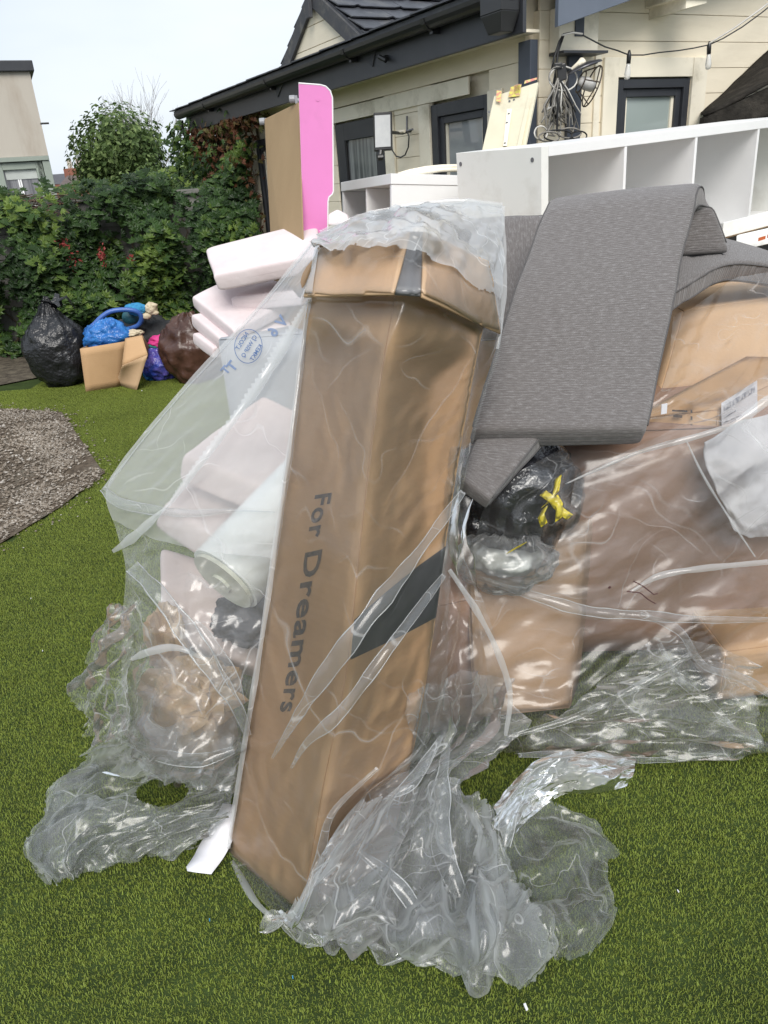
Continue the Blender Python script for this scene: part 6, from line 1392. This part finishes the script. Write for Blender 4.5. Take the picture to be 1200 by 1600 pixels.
# hanging gathered corner at the carton top
FB((786, 322, 2.0, .008), (787, 420, 1.86, .014), (783, 500, 1.76, .014), (776, 545, 1.72, .010), seed=24)
FB((500, 362, 2.0, .006), (560, 338, 2.0, .010), (640, 321, 2.0, .012), (715, 315, 2.0, .012), (785, 321, 2.0, .010), seed=25)
def FS(*p, mt='film_hem', **k): return fold('fold', list(p), shT, M[mt], **k)
FS((880, 758, 1.795, .004), (930, 735, 1.80, .008), (1000, 706, 1.80, .012), (1088, 682, 1.79, .016), (1150, 660, 1.80, .016), (1200, 625, 1.82, .02), (1260, 590, 1.85, .02), seed=31)
FS((745, 902, 1.715, .010), (830, 930, 1.70, .022), (920, 955, 1.68, .028), (1010, 962, 1.675, .026), (1090, 968, 1.67, .020), (1200, 968, 1.67, .012), mt='film_fold', seed=32)
FS((985, 925, 1.69, .006), (1030, 900, 1.70, .016), (1100, 888, 1.70, .014), (1200, 878, 1.72, .014), seed=33)
FS((1072, 688, 1.79, .004), (1100, 745, 1.76, .005), (1140, 810, 1.73, .005), (1180, 870, 1.71, .004), seed=34)
FS((1030, 1005, 1.66, .012), (1060, 1060, 1.62, .022), (1110, 1100, 1.60, .022), (1150, 1145, 1.57, .014), (1190, 1160, 1.55, .006), mt='film_fold', seed=35)
FS((1000, 960, 1.67, .010), (1060, 985, 1.66, .022), (1100, 1040, 1.64, .018), (1160, 1060, 1.63, .02), (1230, 1100, 1.64, .02), mt='film_fold', seed=36)
FS((800, 1150, 1.56, .01), (900, 1120, 1.575, .016), (1000, 1070, 1.61, .016), (1080, 1020, 1.65, .01), mt='film_fold', seed=37)
FS((810, 1180, 1.50, .012), (900, 1178, 1.52, .014), (1000, 1188, 1.53, .014), (1100, 1180, 1.56, .012), (1190, 1158, 1.58, .01), mt='film_fold', seed=38)

# ---- blue print on the left film
def film_print(name, g, cx, cy, sx, sy, rot, V, Fq, mir=True, mt='ink_blue', off=.012):
    out = []; c_, s_ = math.cos(rot), math.sin(rot)
    for v in V:
        x = (-v[0] if mir else v[0])*sx; y = v[1]*sy; px = cx+x*c_+y*s_; py = cy+x*s_-y*c_
        a, b = inv_grid(g, px, py); p, n_ = gpoint(g, a, b); out.append(p+unit(CAM-p)*off)
    return obj(name, mesh(name, out, Fq, M[mt]), bagT)
GB = PB[::4, ::4]
V = []; n_ = 40
for k in range(n_): th = 2*math.pi*k/n_; V += [(math.cos(th), math.sin(th)), (math.cos(th)*.955, math.sin(th)*.96)]
film_print('print_ring', GB, 388, 541, 22, 27, .1, V, [(2*k, 2*((k+1) % n_), 2*((k+1) % n_)+1, 2*k+1) for k in range(n_)])
for txt, cx, cy, h_ in (('NCOLT', 378, 533, 9.5), ('CJ WISP Q', 389, 541, 9.0), ('KEMKT', 400, 551, 9.5)):
    V, Fq = text_mesh(txt, .02); V = V-np.array([(V[:, 0].max()+V[:, 0].min())/2, .35, 0]); film_print('print_lettering', GB, cx, cy, h_*.95, h_*1.0, -1.02, V[:, :2], Fq)
for txt, cx, cy, h_ in (('V', 440, 502, 24), ('6', 426, 518, 24), ('T', 362, 572, 22), ('T', 352, 578, 18)):
    V, Fq = text_mesh(txt, .03); V = V-np.array([(V[:, 0].max()+V[:, 0].min())/2, .35, 0]); film_print('print_lettering', GB, cx, cy, h_, h_, -.9, V[:, :2], Fq, mt='ink_blue_pale', off=.004)

# ================================================================== RUBBISH BY THE HEDGE
YB = 6.45
def GY(x, y, v): return Y(x, y, v)
px2 = 1.0/FPX*7.0
bb = thing('black_bin_bag', G(88, 612)+A3(0, .3, 0), 'large full black bin bag standing at the left end of the rubbish by the hedge', 'bin bag')
c = G(86, 612)+A3(0, .27, 0)
blob('bag_body', c+UPV*.31, (.265, .25, .36), M['sack'], bb, 31, .10, .035, 13, flat=.004, top=.22, fine=.05, fs=2.2)
r2 = random.Random(3); m = MB()
for k in range(9):
    a = r2.uniform(0, 6.28); p = c+A3(.06, 0, .68); q = [p, p+A3(math.cos(a)*.05, math.sin(a)*.05, .05), p+A3(math.cos(a)*.12, math.sin(a)*.1, r2.uniform(.0, .10)), p+A3(math.cos(a)*.17, math.sin(a)*.13, r2.uniform(-.06, .06))]
    for i in range(3):
        w_ = A3(-math.sin(a), math.cos(a), .3)*(.035-.008*i); w2 = A3(-math.sin(a), math.cos(a), .3)*(.035-.008*(i+1)); m.add([q[i]-w_, q[i]+w_, q[i+1]+w2, q[i+1]-w2], [(0, 1, 2, 3)])
o = m.build('tied_top', M['sack'], bb, smooth=True)
def qbox(name, T, P4, depth, mt, open_top=False, th=.005):
    f = P4; b = [p+depth for p in f]      # P4: bl, br, tr, tl
    return f, b
pb = thing('paper_box', G(160, 611), 'open brown cardboard box stuffed with a bright blue bag', 'box')
def wallq(nm, q, mt, T, amp=.006):
    q = [np.asarray(p) for p in q]; K_ = 7; V = []
    for i in range(K_):
        for j in range(K_):
            u, v = i/(K_-1), j/(K_-1); p = (q[0]*(1-u)+q[1]*u)*(1-v)+(q[3]*(1-u)+q[2]*u)*v; V.append(p+A3(.3, -1, 0)*amp*fbm(p, 5, 2, 2))
    o = obj(nm, mesh(nm, V, [(i*K_+j, i*K_+j+1, (i+1)*K_+j+1, (i+1)*K_+j) for i in range(K_-1) for j in range(K_-1)], mt, True), T); x = o.modifiers.new('t', 'SOLIDIFY'); x.thickness = .005; return o
fl_, fr_, tr_, tl_ = G(134, 613), G(195, 602), GY(196, 533, 6.45), GY(125, 545, 6.40); dd_ = A3(.05, .34, 0)
fr_ = G(190, 604)
wallq('front_panel', [fl_, fr_, tr_, tl_], M['card'], pb); wallq('rear_panel', [p+dd_ for p in (fl_, fr_, tr_, tl_)], M['card_shaded'], pb); wallq('side_panel', [fl_, fl_+dd_, tl_+dd_, tl_], M['card_shaded'], pb); wallq('side_panel', [fr_, fr_+dd_, tr_+dd_, tr_], M['card_shaded'], pb)
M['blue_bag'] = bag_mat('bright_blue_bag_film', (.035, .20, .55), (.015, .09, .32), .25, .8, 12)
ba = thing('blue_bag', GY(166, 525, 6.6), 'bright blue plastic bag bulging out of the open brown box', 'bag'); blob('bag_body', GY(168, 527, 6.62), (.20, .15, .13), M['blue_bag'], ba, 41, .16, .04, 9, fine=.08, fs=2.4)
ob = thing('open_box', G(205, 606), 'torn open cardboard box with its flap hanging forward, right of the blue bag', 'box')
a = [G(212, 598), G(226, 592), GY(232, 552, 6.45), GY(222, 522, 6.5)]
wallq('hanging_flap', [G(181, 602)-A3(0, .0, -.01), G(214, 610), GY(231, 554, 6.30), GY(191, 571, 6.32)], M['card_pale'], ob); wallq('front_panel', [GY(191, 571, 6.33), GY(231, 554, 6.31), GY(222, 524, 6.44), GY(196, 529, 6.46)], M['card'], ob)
p_ = [GY(196, 529, 6.46), GY(222, 524, 6.44)]; wallq('side_panel', [G(231, 596)+A3(0, .1, 0), G(236, 590)+A3(0, .35, 0), GY(236, 548, 6.8), GY(222, 524, 6.45)], M['card_shaded'], ob); wallq('side_panel', [G(198, 600)+A3(0, .1, 0), G(203, 592)+A3(0, .4, 0), GY(203, 520, 6.85), GY(197, 529, 6.47)], M['card_shaded'], ob); wallq('rear_panel', [G(203, 592)+A3(0, .4, 0), G(236, 590)+A3(0, .35, 0), GY(240, 545, 6.85), GY(203, 518, 6.88)], M['card_shaded'], ob)
hoop = thing('blue_hoop', GY(178, 500, 6.8), 'blue plastic hoop leaning across the top of the rubbish', 'hoop'); pts_ = [(134, 516), (146, 508), (158, 496), (172, 487), (190, 484), (208, 485), (218, 490), (221, 499), (216, 508), (205, 513), (195, 514)]
m = MB(); m.tube(list(crom([GY(x, y, 6.72+.02*i) for i, (x, y) in enumerate(pts_)], 40)), .021, 10); m.build('hoop_tube', mat('blue_hoop_plastic', (.05, .13, .42), None, .35, 9), hoop, smooth=True)
bk_ = thing('black_holdall', GY(235, 520, 7.1), 'black fabric holdall slumped behind the open cardboard box', 'bag'); blob('bag_body', GY(240, 545, 7.15), (.33, .24, .30), mat('black_nylon', (.018, .018, .020), (.012, .012, .013), .7, 9, .3, 40), bk_, 51, .13, 0, fine=.04, flat=.0); blob('bag_pocket', GY(200, 520, 7.0), (.16, .12, .12), mat('black_mesh', (.03, .03, .032), None, .8, 30), bk_, 53, .1, 0)
pk = thing('pink_bag', GY(262, 535, 6.7), 'small bright pink bag on top of the black holdall', 'bag'); blob('bag_body', GY(260, 534, 6.75), (.15, .10, .065), mat('bright_pink_fabric', (.60, .04, .22), (.50, .03, .18), .6, 9), pk, 55, .15, 0, fine=.05); blob('green_lining', GY(246, 540, 6.72), (.08, .05, .035), mat('teal_lining', (.03, .25, .20), None, .6, 9), pk, 56)
blob('bag_strap', GY(280, 522, 6.78), (.05, .05, .07), mat('pink_strap', (.55, .04, .22), None, .6, 9), pk, 57)
bp_ = thing('blue_purple_bag', G(246, 600)+A3(0, .2, 0), 'blue and purple shiny carrier bag between the open box and the brown leather bag', 'bag'); blob('bag_body', G(248, 600)+A3(0, .22, .13), (.17, .15, .165), bag_mat('blue_purple_film', (.03, .07, .42), (.16, .12, .45), .22, .9, 9), bp_, 58, .15, .03, fine=.08, flat=.003)
blob('cyan_corner', G(232, 600)+A3(0, .15, .06), (.07, .07, .07), M['blue_bag'], bp_, 59, .2, flat=.003)
lb2 = thing('brown_leather_bag', G(295, 600)+A3(0, .2, 0), 'dark brown leather pouf bag at the right end of the rubbish by the hedge', 'bag'); lth = bag_mat('dark_brown_leather', (.085, .040, .028), (.055, .026, .019), .35, .3, 6)
blob('bag_body', G(298, 606)+A3(0, .28, .26), (.25, .24, .30), lth, lb2, 60, .16, .05, 6, flat=.003, fine=.04, top=.0)
ty = thing('soft_toy', GY(222, 485, 6.9), 'small blue and cream soft toy lying on top of the black holdall', 'soft toy'); M['plush_b'] = mat('blue_plush', (.06, .28, .50), (.04, .2, .4), .95, 20, .5, 60, .1); M['plush_c'] = mat('cream_plush', (.58, .50, .36), (.5, .42, .3), .95, 20, .5, 60, .1)
blob('toy_body', GY(214, 483, 6.9), (.085, .06, .055), M['plush_b'], ty, 62, .1); blob('toy_head', GY(236, 482, 6.9), (.055, .05, .055), M['plush_c'], ty, 63, .12)
for (x, y, r_) in ((203, 480, .035), (228, 494, .035), (241, 477, .022), (243, 489, .022)): blob('toy_limb', GY(x, y, 6.88), (r_*1.4, r_, r_*.8), M['plush_c'] if x > 220 else M['plush_b'], ty, 64, .1, nu=20, nv=14)
td = thing('teal_ball', GY(205, 495, 7.0), 'small dark teal ball beside the soft toy', 'ball'); blob('ball', GY(204, 496, 6.98), (.075, .07, .07), mat('dark_teal', (.02, .10, .13), None, .5, 5), td, 65, .02, fine=0)
cw_ = thing('cream_cloth', GY(208, 518, 6.75), 'small cream cloth tucked between the blue bag and the open box', 'cloth'); blob('cloth', GY(206, 521, 6.62), (.09, .07, .035), M['plush_c'], cw_, 66, .2)
# stray stones kicked onto the turf along the gravel edge
Vz, Fz, Cz = stone_tile(5, .12, .004, .010); pts = []
while len(pts) < 90:
    q = rng.uniform([-4.5, 2.9], [-1.2, 6.3])
    if not inpoly(q[0], q[1], GRAVEL) and polydist(q[0], q[1], GRAVEL) < .16*rng.random()**1.5+.02: pts.append((q[0], q[1], .010))
scatter_stuff('stray_gravel', Vz, Fz, Cz, np.array(pts), np.ones(len(pts)), rng.random(len(pts))*6.28, smat)
# litter crumbs on the turf
for i, (x, y, lab) in enumerate(((221, 611, 'small white litter scrap on the turf below the blue purple bag'), (822, 1580, 'tiny white paper sliver on the turf at the bottom edge'), (66, 1018, 'tiny pale crumb on the turf beside the loose film at the left'), (48, 936, 'tiny pale crumb on the turf near the gravel'), (327, 1440, 'tiny green glass bead on the turf left of the carton foot'), (1060, 1395, 'tiny pale bead on the turf at the right'), (457, 1530, 'tiny teal crumb on the turf below the carton foot'))):
    c = G(x, y, .018); m = MB(); r_ = .012 if i == 0 else (.009 if i == 1 else .004); m.box(c, A3(r_*.5, r_*.2, 0), A3(-r_*.3, r_*1.4, 0), A3(0, 0, .003)); o = m.build('litter_scrap', M['paper'] if i != 4 and i != 6 else M['plush_b']); tag(o, lab, 'litter')

M['pen'] = mat('dark_red_pen_mark', (.07, .02, .02), None, .6, 9)
for pts_ in ([(990, 908), (1005, 916), (1022, 929), (1028, 927)], [(980, 924), (1000, 926), (1012, 936), (1024, 943)]):
    m = MB(); m.tube([Y(x, y, 1.665) for x, y in pts_], .0016, 5); m.build('pen_mark', M['pen'], shT)
m = MB(); m.tube([Y(952, 917, 1.668), Y(953, 919, 1.667)], .004, 6); m.build('pen_mark', M['pen'], shT)
